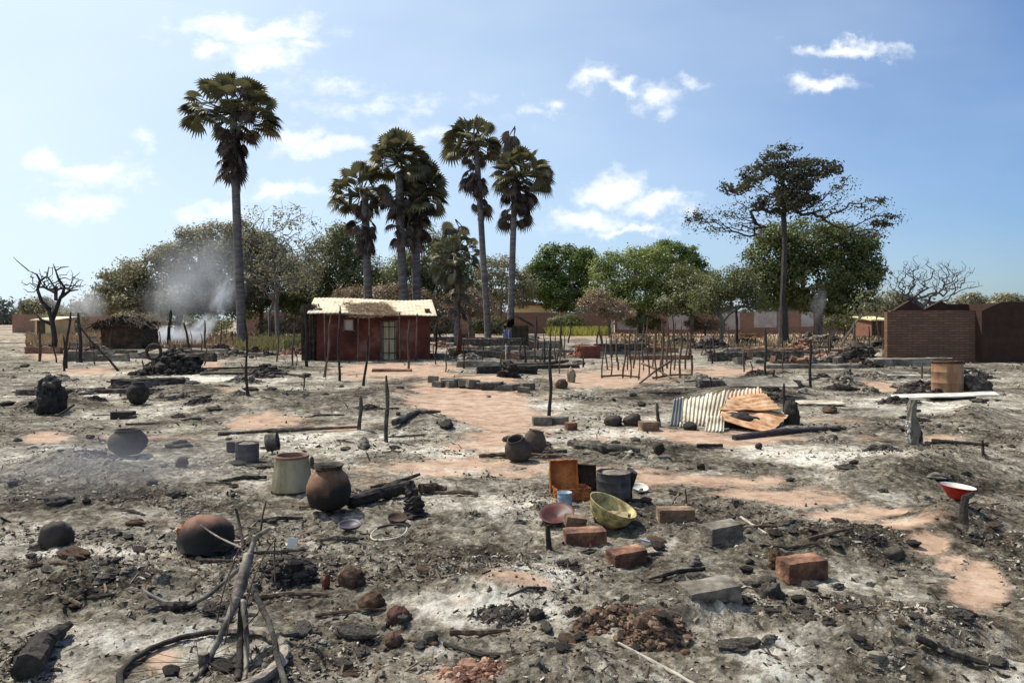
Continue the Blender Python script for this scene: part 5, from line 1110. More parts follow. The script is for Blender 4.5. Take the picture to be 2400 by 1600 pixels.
def roundpot(vx, vy, wpx, hpx, label, mat, mouth=.45, name='clay_pot', tilt=(0, 0, 0), lip=None):
    s = ps(vy); R = wpx * s / 2; H = hpx * s
    pr = [(0, 0), (.6 * R, .03 * H), (.92 * R, .28 * H), (R, .5 * H), (.9 * R, .75 * H), (.66 * R, .92 * H), (mouth * R, .97 * H), ((mouth + .08) * R, 1.03 * H), ((mouth + .02) * R, 1.04 * H), ((mouth - .08) * R, .96 * H), (.8 * R, .6 * H), (0, .12 * H)]
    root, b, rot = vessel(name, label, 'pot', vx, vy, pr, mat, jit=.035, tilt=tilt); return root, b
roundpot(276, 1050, 84, 56, 'wide dark round pot standing in thin smoke at left', CLAYDARK, .6)
roundpot(307, 930, 48, 48, 'small black round pot left of the dark broken ridge', CHAR, .5)
roundpot(1198, 1062, 62, 58, 'dark round pot, front one of the leaning pair in mid field', CLAYDARK, .55, tilt=(.35, -.25, 0)); roundpot(1222, 1050, 54, 58, 'dark round pot, rear one of the leaning pair in mid field', M('brown_clay', [(.04, .028, .02), (.10, .07, .05), (.17, .13, .09)], 5), .6, tilt=(-.1, .2, 0))
# twin black cans
def can(vx, vy, wpx, hpx, label, mat, name='tin_can', tilt=(0, 0, 0), part='body', cat='can', dz=0, fill=None):
    s = ps(vy); R = wpx * s / 2; H = hpx * s
    pr = [(0, 0), (R * .98, 0), (R, .02 * H), (R, .32 * H), (R * 1.015, .34 * H), (R, .36 * H), (R, .66 * H), (R * 1.015, .68 * H), (R, .70 * H), (R, .97 * H), (R * 1.03, H), (R * .96, H), (R * .95, .1 * H), (0, .1 * H)]
    root, b, rot = vessel(name, label, cat, vx, vy, pr, mat, tilt=tilt, jit=.03, dz=dz)
    if fill:
        g = Geo(); g.rock(b + (rot @ Vector((0, 0, H * .86))), (R * .9, R * .9, H * .14), 4, 20, 8, .3); mk('ash_filling', g, fill, root)
    return root
can(560, 1062, 52, 42, 'dark straight-sided can filled with ash, left middle of the field', M('violet_black_tin', [(.022, .018, .022), (.06, .05, .06), (.13, .115, .12)], 5), cat='can', fill=STUBGREY)
can(606, 1042, 40, 26, 'dark can lying on its side right of the ash-filled one', CHARASH, tilt=(0, math.radians(80), .1), dz=.12); can(528, 1040, 22, 22, 'small black can left of the ash-filled one', CHAR)
can(1414, 1152, 76, 62, 'black cooking pot heaped with ash right of the rusty tin box', M('black_pot_metal', [(.02, .017, .02), (.055, .045, .05), (.16, .14, .13)], 5, .6), 'cooking_pot', cat='pot', fill=STUBGREY)
g = Geo(); bb = gp(1448, 1150); g.box((bb.x, bb.y + .1, bb.z + .13), (.05, .22, .30), rot=Matrix.Rotation(.2, 3, 'Y'), jit=.02, seed=5, div=4); tag(mk('charred_board', g, CHAR, org=bb), 'black upright board leaning on the ash-heaped cooking pot', 'board')
can(1298, 1168, 33, 34, 'small blue-grey tin below the rusty tin box', BLUE, cat='tin')
# rusty drum
s = ps(906); R = 33 * s; H = 76 * s
pr = [(0, 0), (R, 0), (R * 1.02, .02), (R, .04), (R, H * .32), (R * 1.03, H * .34), (R, H * .36), (R, H * .65), (R * 1.03, H * .67), (R, H * .69), (R, H * .96), (R * 1.03, H), (R * .97, H), (R * .97, .05), (0, .05)]
root, b, _ = vessel('metal_drum', 'tan rusty metal drum standing before the brick house', 'drum', 2192, 906, pr, M('tan_rust_drum', [(.13, .06, .035), (.28, .15, .085), (.40, .25, .15)], 1.6, .75, .3, .005, sc3=(2, 2, .6)), jit=.01)
g = Geo(); g.lathe([(R * .96, H * .93), (R * 1.04, H * .94), (R * 1.04, H * 1.02), (R * .95, H * 1.02)], b, 40); mk('rim', g, RUSTDARK, root, smooth=True)
g = Geo(); g.tube([b + Vector((-R * .6, -R * .4, H + .02)), b + Vector((-R * .2, 0, H + .03)), b + Vector((R * .9, .1, H + .03))], [.02, .025, .02], 6); tag(mk('short_stick', g, BW), 'short stick lying across the drum mouth', 'stick')
# rusty upturned round pot with broken lip
s = ps(1278); R = 60 * s
root, b, rot = vessel('rusty_cauldron', 'big rusty round cauldron tipped over, black below', 'cauldron', 468, 1276, [(0.0, 0), (.5 * R, .05 * R), (.85 * R, .3 * R), (R, .75 * R), (.98 * R, 1.1 * R), (.86 * R, 1.5 * R), (.9 * R, 1.52 * R), (.82 * R, 1.5 * R), (.93 * R, 1.1 * R), (.9 * R, .7 * R), (.5 * R, .15 * R), (0, .1 * R)],
   dark_base_clay('dark_base_scaly_rust', ((.045, .022, .016), (.13, .06, .04), (.26, .14, .09)), .1, -8.0, .5, -.2), jit=.11, tilt=(math.radians(168), math.radians(-10), .2), dz=.27)  # rust colour turning black towards the bottom
g = Geo(); g.rock(b + Vector((-R * .82, -R * .45, -.12)), (R * .34, R * .25, R * .40), 8, 20, 14, .34); mk('broken_lip', g, RUST, root)['label'] = 'orange rusted broken lip'
g = Geo(); g.rock(b + Vector((.01, -R * .62, -.20)), (R * .86, R * .42, R * .46), 9, 44, 26, .30); mk('burnt_crust', g, CHAR, root)['label'] = 'black burnt crust at the mouth'
# rusty tin box in two parts
def tin_box():
    b = gp(1310, 1152); s = b.y / F; root = thing('tin_chest', 'open rusty tin chest with orange lid standing up', 'chest', b); w_ = 88 * s; d = 46 * s
    def open_box(c, w_, d, h, mat, name, rot):
        g = Geo(); t = .006
        for (cx, cy, cz, sx, sy, sz) in ((0, 0, t / 2, w_, d, t), (-w_ / 2 + t / 2, 0, h / 2 + t, t, d, h), (w_ / 2 - t / 2, 0, h / 2 + t, t, d, h), (0, -d / 2 + t / 2, h / 2 + t, w_ - 2 * t, t, h), (0, d / 2 - t / 2, h / 2 + t, w_ - 2 * t, t, h)):
            g.box(Vector(c) + rot @ Vector((cx, cy, cz)), (sx, sy, sz), rot=rot, jit=.012, seed=3, div=6)
        return mk(name, g, mat, root)
    open_box((b.x + .02, b.y + .10, b.z + .0), w_ * .92, .2, .11, RUST, 'box', Matrix.Rotation(.15, 3, 'Z'))
    rot = Matrix.Rotation(.08, 3, 'Z') @ Matrix.Rotation(math.radians(82), 3, 'X'); open_box((b.x - .05, b.y + .26, b.z + .19), 66 * s, .30, .06, M('orange_rust', [(.16, .045, .015), (.34, .11, .03), (.50, .20, .06)], 6, .85), 'lid', rot)
    rot = Matrix.Rotation(-.35, 3, 'Z') @ Matrix.Rotation(math.radians(84), 3, 'X'); open_box((b.x + .17, b.y + .30, b.z + .17), 52 * s, .24, .05, RUSTDARK, 'side_panel', rot)
tin_box()
# yellow bowl
s = ps(1232); R = 57 * s
root, b, rot = vessel('enamel_bowl', 'deep yellow enamel bowl tilted among the bricks', 'bowl', 1398, 1231, [(0, 0), (.45 * R, 0), (.62 * R, .08 * R), (.84 * R, .35 * R), (.97 * R, .7 * R), (1.04 * R, .84 * R), (1.05 * R, .86 * R), (1.0 * R, .86 * R), (.92 * R, .7 * R), (.78 * R, .36 * R), (.5 * R, .09 * R), (0, .06 * R)], YELLOW, tilt=(.16, .36, 0), dz=.06, jit=.012)
g = Geo(); g.rock(b + (rot @ Vector((0, 0, .38 * R))), (R * .72, R * .72, R * .12), 5, 26, 8, .35); mk('ash_filling', g, M('dirty_ash', [(.20, .15, .09), (.38, .30, .18)], 12), root)
s = ps(1212); R = 42 * s
vessel('dark_red_dish', 'dark red enamel dish leaning at the left of the yellow bowl', 'dish', 1282, 1214, [(0, 0), (.5 * R, 0), (.8 * R, .14 * R), (1.0 * R, .32 * R), (.97 * R, .34 * R), (.75 * R, .19 * R), (0, .06 * R)], DRED, tilt=(.35, -.12, 0), dz=.06, jit=.02)
s = ps(1190); R = 36 * s
root, b, rot = vessel('red_bowl', 'bright red bowl with pale inside, tilted near the right edge', 'bowl', 2216, 1166, [(0, 0), (.42 * R, 0), (.5 * R, .08 * R), (.85 * R, .55 * R), (1.0 * R, .8 * R), (1.04 * R, .8 * R), (1.0 * R, .83 * R)], RED, tilt=(.02, .10, 0), dz=.05)
g = Geo(); g.lathe([(1.0 * R, .835 * R), (.94 * R, .76 * R), (.8 * R, .5 * R), (.45 * R, .11 * R), (0, .08 * R)], b, 40, rot); mk('inner_enamel', g, WHITE, root, smooth=True)
g = Geo(); bb = gp(2215, 1202); g.tube([bb, bb + Vector((.01, .03, .1)), bb + Vector((.04, .05, .19)), bb + Vector((.13, .1, .21))], [.035, .03, .03, .015], 7, .1, 3); tag(mk('charred_stub', g, CHAR, org=bb), 'black bent stub propping up the red bowl', 'stub')
# wire ring basin, lids, small flat things
def flat_disc(vx, vy, wpx, label, mat, name='round_dish', cat='dish', tilt=(0, 0), ring=None, dz=.02):
    b = gp(vx, vy); s = b.y / F; R = wpx * s / 2; root = thing(name, label, cat, b + Vector((0, R * .7, dz))); g = Geo(); rot = Matrix.Rotation(tilt[0], 3, 'X') @ Matrix.Rotation(tilt[1], 3, 'Y')
    g.lathe([(0, .0), (.7 * R, .004), (.92 * R, .012), (R, .03), (.98 * R, .034), (.9 * R, .018), (0, .01)], root.location, 32, rot, .02); mk('disc', g, mat, root, smooth=True)
    if ring:
        g = Geo(); pts = [root.location + rot @ Vector((R * math.cos(a), R * math.sin(a), .034)) for a in np.linspace(0, 6.283, 41)]; g.tube(pts, .007, 6, cap=False); mk('rim', g, ring, root, smooth=True)
def wire_ring():
    b = gp(888, 1240); s = b.y / F; R = 42 * s; c = b + Vector((0, R * .8, .03)); rot = Matrix.Rotation(.16, 3, 'X') @ Matrix.Rotation(-.12, 3, 'Y')
    root = thing('wire_ring', 'thin pale metal ring lying in the ash below the jagged stump', 'ring', c)
    for nm, a0, a1, m_, q in (('pale_arc', 2.4, 6.6, ZINC, .006), ('sooty_arc', .3, 2.5, CHAR, .009)):
        g = Geo(); g.tube([c + rot @ Vector((R * math.cos(a) * (1 + .03 * math.sin(2 * a)), R * math.sin(a), .004 * math.sin(3 * a))) for a in np.linspace(a0, a1, 40)], q, 7, .05, 3); mk(nm, g, m_, root, smooth=True)
wire_ring()
flat_disc(910, 1205, 46, 'small dark dish above the pale metal ring', RUSTDARK, tilt=(.2, .1)); flat_disc(800, 1222, 52, 'violet dish lying under the clay pot', PURPLE, tilt=(.15, .05)); flat_disc(1472, 1132, 38, 'pale cream dish right of the cooking pot', WHITE, tilt=(.3, .1))
def plate(vx, vy, size, rot, mat, label, name='sheet_scrap', cat='scrap', dz=.01, jit=.01, seed=1):
    b = gp(vx, vy); g = Geo(); g.box((b.x, b.y, b.z + dz), size, rot=rot, jit=jit, seed=seed, div=6); return tag(mk(name, g, mat, org=b), label, cat)
RX = lambda x, y, z: Matrix.Rotation(z, 3, 'Z') @ Matrix.Rotation(x, 3, 'X') @ Matrix.Rotation(y, 3, 'Y')
plate(672, 1262, (.075, .01, .075), RX(-.25, 0, .1), WHITE, 'small square white card standing in the ash', dz=.05, jit=.002); plate(1500, 1252, (.20, .03, .012), RX(0, .15, -.35), M('steel_strip', [(.2, .22, .27), (.36, .38, .44)], 8, .5), 'grey-blue metal strip right of the yellow bowl', dz=.02, jit=.004)
plate(2172, 918, (2.25, .22, .02), RX(.25, -.02, .05), WHITE, 'long curled white sheet edge below the rusty drum', 'metal_sheet', 'sheet', .1, .03)
plate(1885, 930, (.9, .3, .02), RX(.12, 0, 0), ZINC, 'pale flat sheet right of the crumpled rusty one', 'metal_sheet', 'sheet', .05, .02, 4); plate(2070, 866, (1.7, .12, .03), RX(0, 0, .0), WHITE, 'thin pale board before the brick house rubble', 'board', 'board', .05, .02, 5)
plate(1745, 900, (1.5, .5, .03), RX(.35, 0, .05), STUBGREY, 'grey-green slab behind the crumpled rusty sheet', 'slab', 'slab', .22, .03, 6)
plate(1630, 1028, (.35, .06, .04), RX(0, 0, .1), CHAR, 'short black plank below the corrugated sheets', 'charred_plank', 'plank', .03, .008, 9); plate(1690, 1162, (.05, .05, .05), RX(0, 0, 0), CHARASH, 'tiny dark cube of char between two bricks', 'char_cube', 'chunk', .03, .006, 10)
# corrugated sheets
def corr(label, corners, waves, amp, mat, fold=None, nx=120, ny=14, name='corrugated_sheet', crum=.0, seed=1, ragged=0, along=0):
    A, B, C, D = [Vector(c) for c in corners]; vs = []; nrm = (B - A).cross(D - A).normalized(); rs = random.Random(seed); rg = [rs.uniform(0, ragged) for _ in range(nx + 1)]
    for j in range(ny + 1):
        for i in range(nx + 1):
            u_, v_ = i / nx, j / ny
            if j == ny and ragged: v_ -= rg[i // 8] 
            p = A.lerp(B, u_).lerp(D.lerp(C, u_), v_); w_ = u_ if not along else v_
            k = amp * math.sin(w_ * waves * 6.283); q = np.array([list(p)])
            k += crum * float(wob(q, 2.2, seed)[0]) + crum * .5 * float(wob(q, 6, seed + 3)[0])
            if fold: k += fold(u_, v_)
            vs.append(p + nrm * k)
    g = Geo(); g.add(np.array([list(p) for p in vs]), [(j * (nx + 1) + i, j * (nx + 1) + i + 1, (j + 1) * (nx + 1) + i + 1, (j + 1) * (nx + 1) + i) for j in range(ny) for i in range(nx)])
    return solid(tag(mk(name, g, mat, smooth=True), label, 'sheet', None), .004)
def on(vx, vy, dz=0): p = gp(vx, vy); return p + Vector((0, 0, dz))
Y1 = gp(1600, 985).y
corr('dark grey end of corrugated sheet propped at the left of the pile', [on(1538, 978), on(1562, 980), at(1568, 912, Y1 + .5), at(1548, 916, Y1 + .5)], 3, .012, M('grey_zinc', [(.16, .16, .17), (.30, .29, .28)], 3, .6), nx=30)
corr('pale corrugated sheet standing upright in the pile', [on(1560, 982), on(1652, 978), at(1672, 896, Y1 + 1.1), at(1566, 910, Y1 + 1.15)], 11, .014, ZINC, crum=.09, ragged=.12)
corr('pinkish corrugated sheet at the back of the pile', [at(1655, 950, Y1 + .8), at(1752, 935, Y1 + .9), at(1748, 888, Y1 + 1.9), at(1672, 898, Y1 + 1.8)], 9, .016, M('pink_rust_zinc', [(.30, .15, .09), (.50, .35, .25), (.62, .50, .40)], 2, .7), crum=.03, ragged=.1)
corr('crumpled orange rusty sheet bent over the front of the pile', [at(1648, 962, Y1 + .05), at(1765, 992, Y1 - .3), at(1818, 945, Y1 + .7), at(1672, 915, Y1 + 1.0)], 6, .012, RUSTSHEET, crum=.11, seed=4, along=1, ny=40)
corr('upper fold of the rusty sheet, resting on the pile', [at(1650, 940, Y1 + .5), at(1795, 940, Y1 + .6), at(1755, 902, Y1 + 1.3), at(1662, 910, Y1 + 1.25)], 5, .014, RUSTSHEET, crum=.10, seed=7, along=1, ny=40)
corr('small pale scrap of corrugated sheet at the foot of the pile', [on(1618, 992), on(1662, 992), at(1664, 955, Y1 + .12), at(1626, 958, Y1 + .12)], 5, .014, ZINC, crum=.02, nx=50)
lump(1700, 985, 90, 34, CHAR, 'black lump in the hollow under the rusty sheet', None, 'black_mass', 'lump', amp=.3); lump(1822, 975, 36, 60, CHAR, 'black charred bundle at the right end of the sheet pile', None, 'black_mass', 'lump', amp=.3); lump(1588, 988, 34, 20, CHAR, 'black char lump at the foot of the upright sheet', None, 'black_mass', 'lump')  # first one: black lump set in the hollow of the sheet pile
# white flaky stump on the right
def flaky_stump():
    b = gp(2100, 1020); s = b.y / F; root = thing('ashy_stump', 'tall ashy stump with white flaking side near the right', 'stump', b)
    g = Geo(); g.tube([b - Vector((0, 0, .05)), at(2100, 1000, b.y), at(2098, 985, b.y), at(2094, 955, b.y), at(2095, 935, b.y), at(2098, 918, b.y)], [17 * s, 16 * s, 15 * s, 10 * s, 10 * s, 8 * s], 12, .16, 4); mk('stump', g, STUBGREY, root)
    r = random.Random(2); g = Geo()
    for i in range(26):
        p = at(2083 + r.uniform(-2, 9), r.uniform(965, 1015), b.y - .06 + r.uniform(-.03, .02)); g.rock(p, (r.uniform(.01, .025), .012, r.uniform(.012, .03)), i, 8, 6, .4, r.random())
    mk('flaking_ash', g, M('white_flake', [(.4, .38, .33), (.66, .63, .56)], 9), root)
    g = Geo(); g.rock(at(2110, 1004, b.y - .05), (.045, .05, .14), 5, 18, 12, .4); mk('charred_side', g, CHAR, root)
flaky_stump()

# ------------------------------------------------------------------ logs, planks, branches
def log(label, pts, rad, mat, name='charred_log', cat='log', jit=.1, seed=1, sides=12, group=None):
    P = [Vector(p) for p in pts]; n = 16; Q = []
    for i in range(n + 1):
        t = i / n * (len(P) - 1); k = min(int(t), len(P) - 2); Q.append(P[k].lerp(P[k + 1], t - k))
    rr_ = random.Random(seed); R2 = np.interp(np.linspace(0, 1, n + 1), np.linspace(0, 1, len(rad)), rad) * np.array([rr_.uniform(.85, 1.15) for _ in range(n + 1)])
    g = Geo(); g.tube(Q, R2, sides, jit, seed); return tag(mk(name, g, mat), label, cat, group)
log('thick charred log running right from the clay pot', [on(800, 1165, .05), on(870, 1150, .07), on(945, 1135, .08)], [.05, .065, .06], CHAR)
log('charred log end pointing right beyond the black stump', [on(965, 1135, .06), on(1000, 1132, .05), on(1025, 1134, .04)], [.05, .05, .03], RUSTDARK, seed=4)
log('thin charred branch rising over the log', [on(850, 1142, .10), at(905, 1110, gp(905, 1140).y), at(965, 1088, gp(905, 1140).y + .1)], [.012, .022, .016], CHAR, 'charred_branch', 'branch', seed=5)
log('jagged black stump in front of the log', [on(952, 1188), at(950, 1150, gp(952, 1188).y + .03), at(940, 1105, gp(952, 1188).y + .08)], [.10, .075, .03], CHAR, 'charred_stump', 'stump', .2, 6)
log('thick black log entering at the bottom left corner', [on(60, 1560, .05), on(95, 1500, .05), on(160, 1455, .05)], [.07, .06, .02], CHAR, seed=7); log('thin charred pole lying right of the near clods', [on(180, 1385, .02), on(265, 1372, .02)], [.018, .008], CHAR, seed=8)
log('long dark pole lying behind the twin round pots', [on(1100, 1052, .03), on(1180, 1050, .04), on(1290, 1052, .03)], [.025, .03, .02], BURNTWOOD, 'fallen_pole', 'pole', seed=9); log('grey half-buried log in the pale ash beyond the trunk', [on(1312, 1022, .02), on(1390, 1034, .03), on(1470, 1036, .02)], [.06, .07, .03], CHARASH, seed=10)
log('long dark plank lying in front of the sheet pile', [on(1685, 1010, .03), on(1790, 998, .05), on(1900, 988, .03)], [.04, .045, .03], M('violet_char', [(.03, .025, .03), (.09, .075, .08)], 6), 'charred_plank', 'plank', seed=11)
log('long thin beam lying left of the thick charred post', [on(500, 1000, .02), on(640, 992, .03), on(820, 985, .03)], [.025, .03, .02], CHARASH, 'fallen_pole', 'pole', seed=12); log('forked charred branch lying by the thick charred post', [on(905, 975, .03), on(960, 962, .12), at(1012, 945, gp(980, 962).y)], [.05, .045, .02], CHARASH, 'charred_branch', 'branch', seed=13)
log('long black beam across the middle distance by the tall post', [on(1175, 842, .08), on(1250, 842, .1), on(1305, 836, .12)], [.05, .06, .05], CHAR, 'fallen_beam', 'beam', seed=14); log('straight dark beam lying left of the round black pot', [on(110, 908, .06), on(240, 902, .08)], [.06, .05], CHAR, 'fallen_beam', 'beam', seed=15)
log('thin black pole lying behind the charred heap', [on(455, 850, .05), on(600, 846, .05)], [.035, .03], CHAR, 'fallen_pole', 'pole', seed=16); log('black pole lying at the right edge below the white sheet', [on(2140, 1015, .03), on(2270, 1026, .03)], [.02, .02], CHAR, 'fallen_pole', 'pole', seed=17)
log('dark pole lying right of the black hut poles', [on(640, 858, .04), on(700, 868, .05)], [.03, .03], CHAR, 'fallen_pole', 'pole', seed=18); log('pale ash-white pole half buried at the bottom right', [on(1420, 1480, .01), on(1540, 1545, .01), on(1620, 1590, .01)], [.007, .010, .008], M('white_ash_pole', [(.25, .23, .19), (.46, .43, .37)], 6), 'ashed_pole', 'pole', .1, 19)
log('thin curved ash-white stick by the ash-dusted brick', [on(1702, 1190, .01), on(1760, 1228, .01)], [.010, .008], M('white_ash_pole', []), 'ashed_pole', 'stick', seed=20)
r = random.Random(61); SK = []
for i in range(90):
    vy = 845 + 640 * r.random() ** 1.7; vx = r.uniform(60, 2290); a = r.uniform(-.5, .5) + (math.pi if r.random() < .5 else 0); p = gp(vx, vy)
    if ground_fields(np.array([p.x]), np.array([p.y]))[2][0] > .4: continue
    l = r.uniform(.12, .35) * (1 + p.y / 12); d = Vector((math.cos(a), math.sin(a), 0)) * l; q = p + d; q.z = hz(q.x, q.y); m_ = (p + q) / 2; m_.z = hz(m_.x, m_.y)
    rd = r.uniform(.006, .014) * (1 + p.y / 14)
    SK.append((log('stick', [p + Vector((0, 0, rd)), m_ + Vector((0, 0, rd * 1.5)), q + Vector((0, 0, rd))], [rd, rd * 1.1, rd * .6], r.choice([CHAR, CHARASH, BURNTWOOD]), 'charred_stick', 'stick', seed=i, sides=6, group='charred sticks loose in the ash'), vx, vy))

autolabel(SK, 'loose charred stick')
def burnt_bicycle():
    b = gp(520, 1500); root = thing('burnt_bicycle', 'burnt bicycle collapsed in the near left ash, front wheel flat and handlebar raised', 'bicycle', b)
    def T(nm, pts, rad, mat, lab=None, sides=9):
        P = [at(*p) for p in pts]; 
        for p in P: p.z = max(p.z, hz(p.x, p.y) + rad[0] * .5)
        n = 5 * len(P); Q = []
        for i in range(n + 1):     # Catmull-Rom
            t = i / n * (len(P) - 1); k = min(int(t), len(P) - 2); f = t - k; p0 = P[max(k - 1, 0)]; p1 = P[k]; p2 = P[k + 1]; p3 = P[min(k + 2, len(P) - 1)]
            Q.append(.5 * ((2 * p1) + (-p0 + p2) * f + (2 * p0 - 5 * p1 + 4 * p2 - p3) * f * f + (-p0 + 3 * p1 - 3 * p2 + p3) * f ** 3))
        g = Geo(); g.tube(Q, np.interp(np.linspace(0, 1, n + 1), np.linspace(0, 1, len(rad)), rad) * 1.0, sides, .10, len(Q)); o = mk(nm, g, mat, root, smooth=True)
        if lab: o['label'] = lab
    STEEL = M('burnt_steel', [(.02, .016, .014), (.085, .068, .055), (.24, .21, .17), (.38, .34, .28)], 8, .7, .5, .003, fine=50)
    # front wheel lying flat
    cx, cy = (468 - CX) * 3.62 / F, 3.62; R = .365
    def wp(a, r_, dz=0): x, y = cx + r_ * math.cos(a), cy + r_ * math.sin(a); return Vector((x, y, hz(x, y) * .5 + hz(cx, cy) * .5 + .035 + dz))
    g = Geo(); g.tube([wp(a, R) for a in np.linspace(0, 6.283, 61)], .015, 8, .08, 3, cap=False); wh = mk('front_wheel', g, CHAR, root, smooth=True)
    g = Geo(); g.tube([wp(a, R + .012, .006) for a in np.linspace(-.9, 1.75, 30)], [.014] + [.027] * 28 + [.010], 8, .14, 5); o = mk('tyre', g, GREYWOOD, wh); o['label'] = 'ashy grey remnant of the tyre'
    g = Geo(); g.tube([wp(0, 0, -.03), wp(0, 0, .06)], .025, 10, .05, 3); mk('hub', g, STEEL, wh)
    for k in range(18):
        if k % 5 == 2: continue
        a = k * .349; g = Geo(); g.tube([wp(a + .25, .02, .02), (wp(a + .1, R * .5) + wp(a + .1, R * .5, .02)) / 2, wp(a, R * .98)], .0016, 4); mk('spoke', g, TWIG, wh)
    T('fork_blade', [(440, 1600, 3.5), (478, 1520, 3.62), (515, 1440, 3.72), (545, 1372, 3.82)], [.011, .014, .017, .022], STEEL)
    T('fork_blade', [(560, 1600, 3.5), (566, 1530, 3.6), (566, 1450, 3.72), (556, 1378, 3.82)], [.009, .012, .014, .015], STEEL)
    T('head_tube', [(538, 1392, 3.80), (556, 1330, 3.92), (572, 1272, 4.02)], [.026, .034, .024], STEEL)
    T('stem', [(572, 1275, 4.02), (582, 1248, 4.08), (588, 1232, 4.10)], [.014, .014, .016], STEEL)
    T('handlebar', [(588, 1234, 4.10), (600, 1224, 4.08), (622, 1212, 4.05), (632, 1214, 4.0)], [.012, .011, .011, .010], STEEL, 'right handlebar end, bare pale metal')
    T('handlebar', [(586, 1236, 4.10), (568, 1286, 4.12), (520, 1332, 4.2), (470, 1372, 4.3), (410, 1392, 4.4), (345, 1384, 4.5), (328, 1372, 4.55)], [.011, .011, .011, .012, .015, .016, .012], HOSE, 'left handlebar bent down to the ground, sooty')
    T('brake_lever', [(560, 1262, 4.1), (552, 1215, 4.2), (546, 1185, 4.25), (540, 1166, 4.25)], [.008, .009, .008, .006], TWIG)
    T('brake_lever', [(598, 1232, 4.1), (602, 1190, 4.15), (611, 1150, 4.2)], [.006, .006, .004], TWIG)
    T('frame_tube', [(660, 1610, 3.4), (640, 1520, 3.55), (622, 1440, 3.68), (575, 1345, 3.88)], [.014, .014, .014, .014], CHARASH)
    T('frame_tube', [(556, 1385, 3.84), (552, 1450, 3.74), (550, 1520, 3.62), (545, 1600, 3.5)], [.016, .018, .017, .015], CHAR)
    for p in ([(560, 1425, 3.75), (578, 1340, 3.85), (610, 1270, 4.0), (634, 1235, 4.0)], [(498, 1430, 3.8), (515, 1350, 3.9), (545, 1270, 4.05), (575, 1235, 4.1)], [(632, 1340, 3.9), (630, 1270, 4.0), (632, 1238, 4.0)],
              [(580, 1520, 3.6), (560, 1450, 3.7), (600, 1390, 3.8), (570, 1330, 3.9)], [(515, 1480, 3.6), (530, 1400, 3.7), (525, 1330, 3.9), (548, 1260, 4.05)]): T('brake_cable', p, [.004, .004, .0035, .003][:len(p)], TWIG, None, 6)
    T('brake_cable', [(560, 1260, 4.15), (500, 1232, 4.25), (460, 1205, 4.3)], [.005, .005, .003], GREYWOOD, 'pale stiff cable crossing the rusty cauldron', 6)
burnt_bicycle()
log('charred wood lump under the bent handlebar', [on(335, 1400, .02), on(400, 1404, .03), on(450, 1396, .02)], [.02, .028, .015], CHAR, seed=22)

# dry grass strip by the compound wall and scattered tufts
def grass(name, label, x0, x1, y0, y1, n, h, mat, seed):
    r = np.random.RandomState(seed); vx = r.uniform(x0, x1, n); vy = r.uniform(y0, y1, n); Y = CAMH * F / (vy - HY); X = (vx - CX) * Y / F; Z = height(X, Y)
    a = r.rand(n) * 6.283; hh = h * r.uniform(.5, 1.2, n); w_ = .03 + Y * .0006; ln = r.normal(size=(n, 2)) * hh[:, None] * .3
    B = np.stack([X, Y, Z], 1); s_ = np.stack([np.cos(a), np.sin(a), np.zeros(n)], 1) * w_[:, None]; T = B + np.concatenate([ln, hh[:, None]], 1)
    V = np.stack([B - s_, B + s_, T + s_ * .3, T - s_ * .3], 1).reshape(-1, 3); g = Geo(); g.add(V, np.arange(n * 4).reshape(n, 4)); return tag(mk(name, g, mat, org=Vector((0, 0, 0))), label, 'grass', kind='stuff')
grass('dry_grass', 'strip of yellow-green dry grass before the compound wall', 1255, 1400, 763, 772, 2600, .9, GRASSM, 1)
grass('dry_grass', 'dry straw-brown weeds beyond the stakes at left', 60, 640, 768, 800, 4200, .45, STRAWM, 2)
grass('dry_grass', 'sparse dry weeds in the far right field', 1400, 2050, 766, 800, 2600, .3, STRAWM, 3)
grass('dry_grass', 'olive dry weeds round the foot of the tallest palm', 540, 700, 776, 806, 1500, .5, leaf_mat('olive_weed', (.10, .09, .03), (.22, .20, .07), .3), 4)

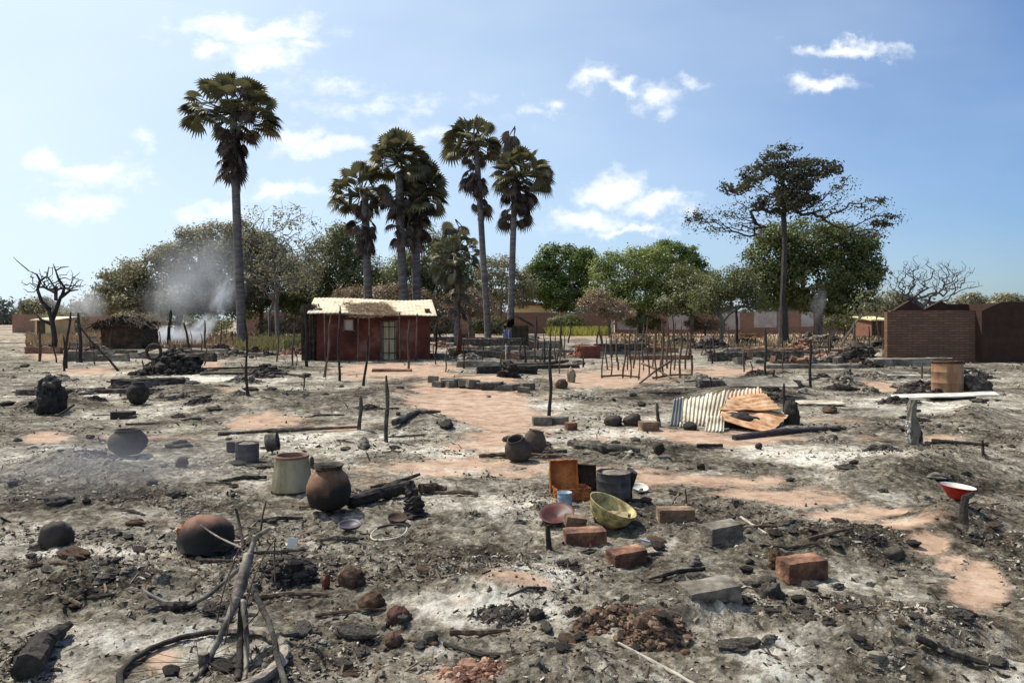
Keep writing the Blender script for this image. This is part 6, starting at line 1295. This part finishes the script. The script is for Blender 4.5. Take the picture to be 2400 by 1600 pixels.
# ------------------------------------------------------------------ smoke
def smoke(name, label, c, r3, dens, seed, nscale, col=(.80, .84, .92), lean=0.0, thr=.42, taper=0.0, rot=0.0):
    """a lumpy closed hull, its density fading from the middle outward"""
    g = Geo(); g.rock((0, 0, 0), (1, 1, 1), seed, 24, 16, .05); me = mk(name, g, CHAR, org=Vector((0, 0, 0))); me.data.materials.clear(); me.location = c
    me.scale = r3; me.rotation_euler = (0, rot, 0); m = new_mat(name + '_gas'); t = NT(m); co = t.coord()
    ln = t.n('ShaderNodeVectorMath', operation='LENGTH'); 
    sh = t.n('ShaderNodeSeparateXYZ'); t.link(co, sh.inputs[0]); cb = t.n('ShaderNodeCombineXYZ')
    wn = t.n('ShaderNodeTexNoise'); wn.inputs['Scale'].default_value = nscale; wn.inputs['Detail'].default_value = 5; wn.inputs['Roughness'].default_value = .6; wn.inputs['Distortion'].default_value = .5
    mp = t.n('ShaderNodeMapping'); mp.inputs['Location'].default_value = (seed * 3.1, 0, 0); mp.inputs['Scale'].default_value = (1, 1, .8); mp.inputs['Rotation'].default_value = (0, lean, 0); t.link(co, mp.inputs[0]); t.link(mp.outputs[0], wn.inputs['Vector'])
    t.link(t.m('MULTIPLY', sh.outputs[0], t.m('MULTIPLY_ADD', sh.outputs[2], -taper, 1.0)), cb.inputs[0]); t.link(sh.outputs[1], cb.inputs[1]); t.link(sh.outputs[2], cb.inputs[2])
    t.link(cb.outputs[0], ln.inputs[0])
    fall = t.m('MULTIPLY_ADD', ln.outputs['Value'], -1.15, 1.0, clamp=True)
    d = t.m('MULTIPLY', t.m('SUBTRACT', wn.outputs['Fac'], thr, clamp=True), fall); d = t.m('MULTIPLY', d, dens)
    p = t.n('ShaderNodeVolumePrincipled'); p.inputs['Color'].default_value = (*col, 1); p.inputs['Anisotropy'].default_value = .3; t.link(d, p.inputs['Density'])
    o = t.n('ShaderNodeOutputMaterial'); t.link(p.outputs[0], o.inputs['Volume']); me.data.materials.append(m); return tag(me, label, 'smoke', kind='stuff')
Ys = 47.5
c = at(460, 620, Ys + 3); smoke('smoke', 'broad thin grey smoke drifting high before the dusty left tree', c, (4.4, 2.2, 4.2), 1.1, 3, 1.6, thr=.36, rot=.6)
c = at(400, 690, Ys + 2); smoke('smoke', 'denser grey smoke drifting left of the centre of the fire', c, (2.8, 1.4, 2.9), 1.8, 4, 1.8, thr=.39, rot=-.3)
c = at(510, 680, Ys + 1); smoke('smoke', 'brighter blue-white smoke column just left of the tallest palm', c, (1.0, .8, 2.0), 9, 5, 2.0, (.82, .88, 1.0), thr=.44, rot=.3)
c = at(395, 775, Ys); smoke('smoke', 'thick white smoke low on the ground beside the black thatch hut', c, (2.7, .9, 1.0), 17, 7, 2.2, (.88, .92, 1.0), thr=.40)
c = at(465, 755, Ys - 1); smoke('smoke', 'white smoke plume rising rightward from the ground', c, (.8, .6, 1.5), 20, 8, 2.2, (.85, .90, 1.0), thr=.42, rot=.7)
c = at(175, 690, Ys + 12); smoke('smoke', 'pale wisp of smoke behind the burnt tree', c, (3.2, 1.4, 1.8), 3.5, 9, 1.6, thr=.38, rot=.3)
c = at(1880, 700, 60); smoke('smoke', 'thin white wisp of smoke in front of the big mango', c, (.8, .6, 1.9), 3.0, 11, 1.6, thr=.38, rot=.25)
c = gp(190, 1130) + Vector((0, .4, .22)); smoke('smoke', 'thin bluish smoke drifting low over the near left ash', c, (2.0, 1.5, .42), 1.0, 12, 1.6, (.72, .75, .84), thr=.36)
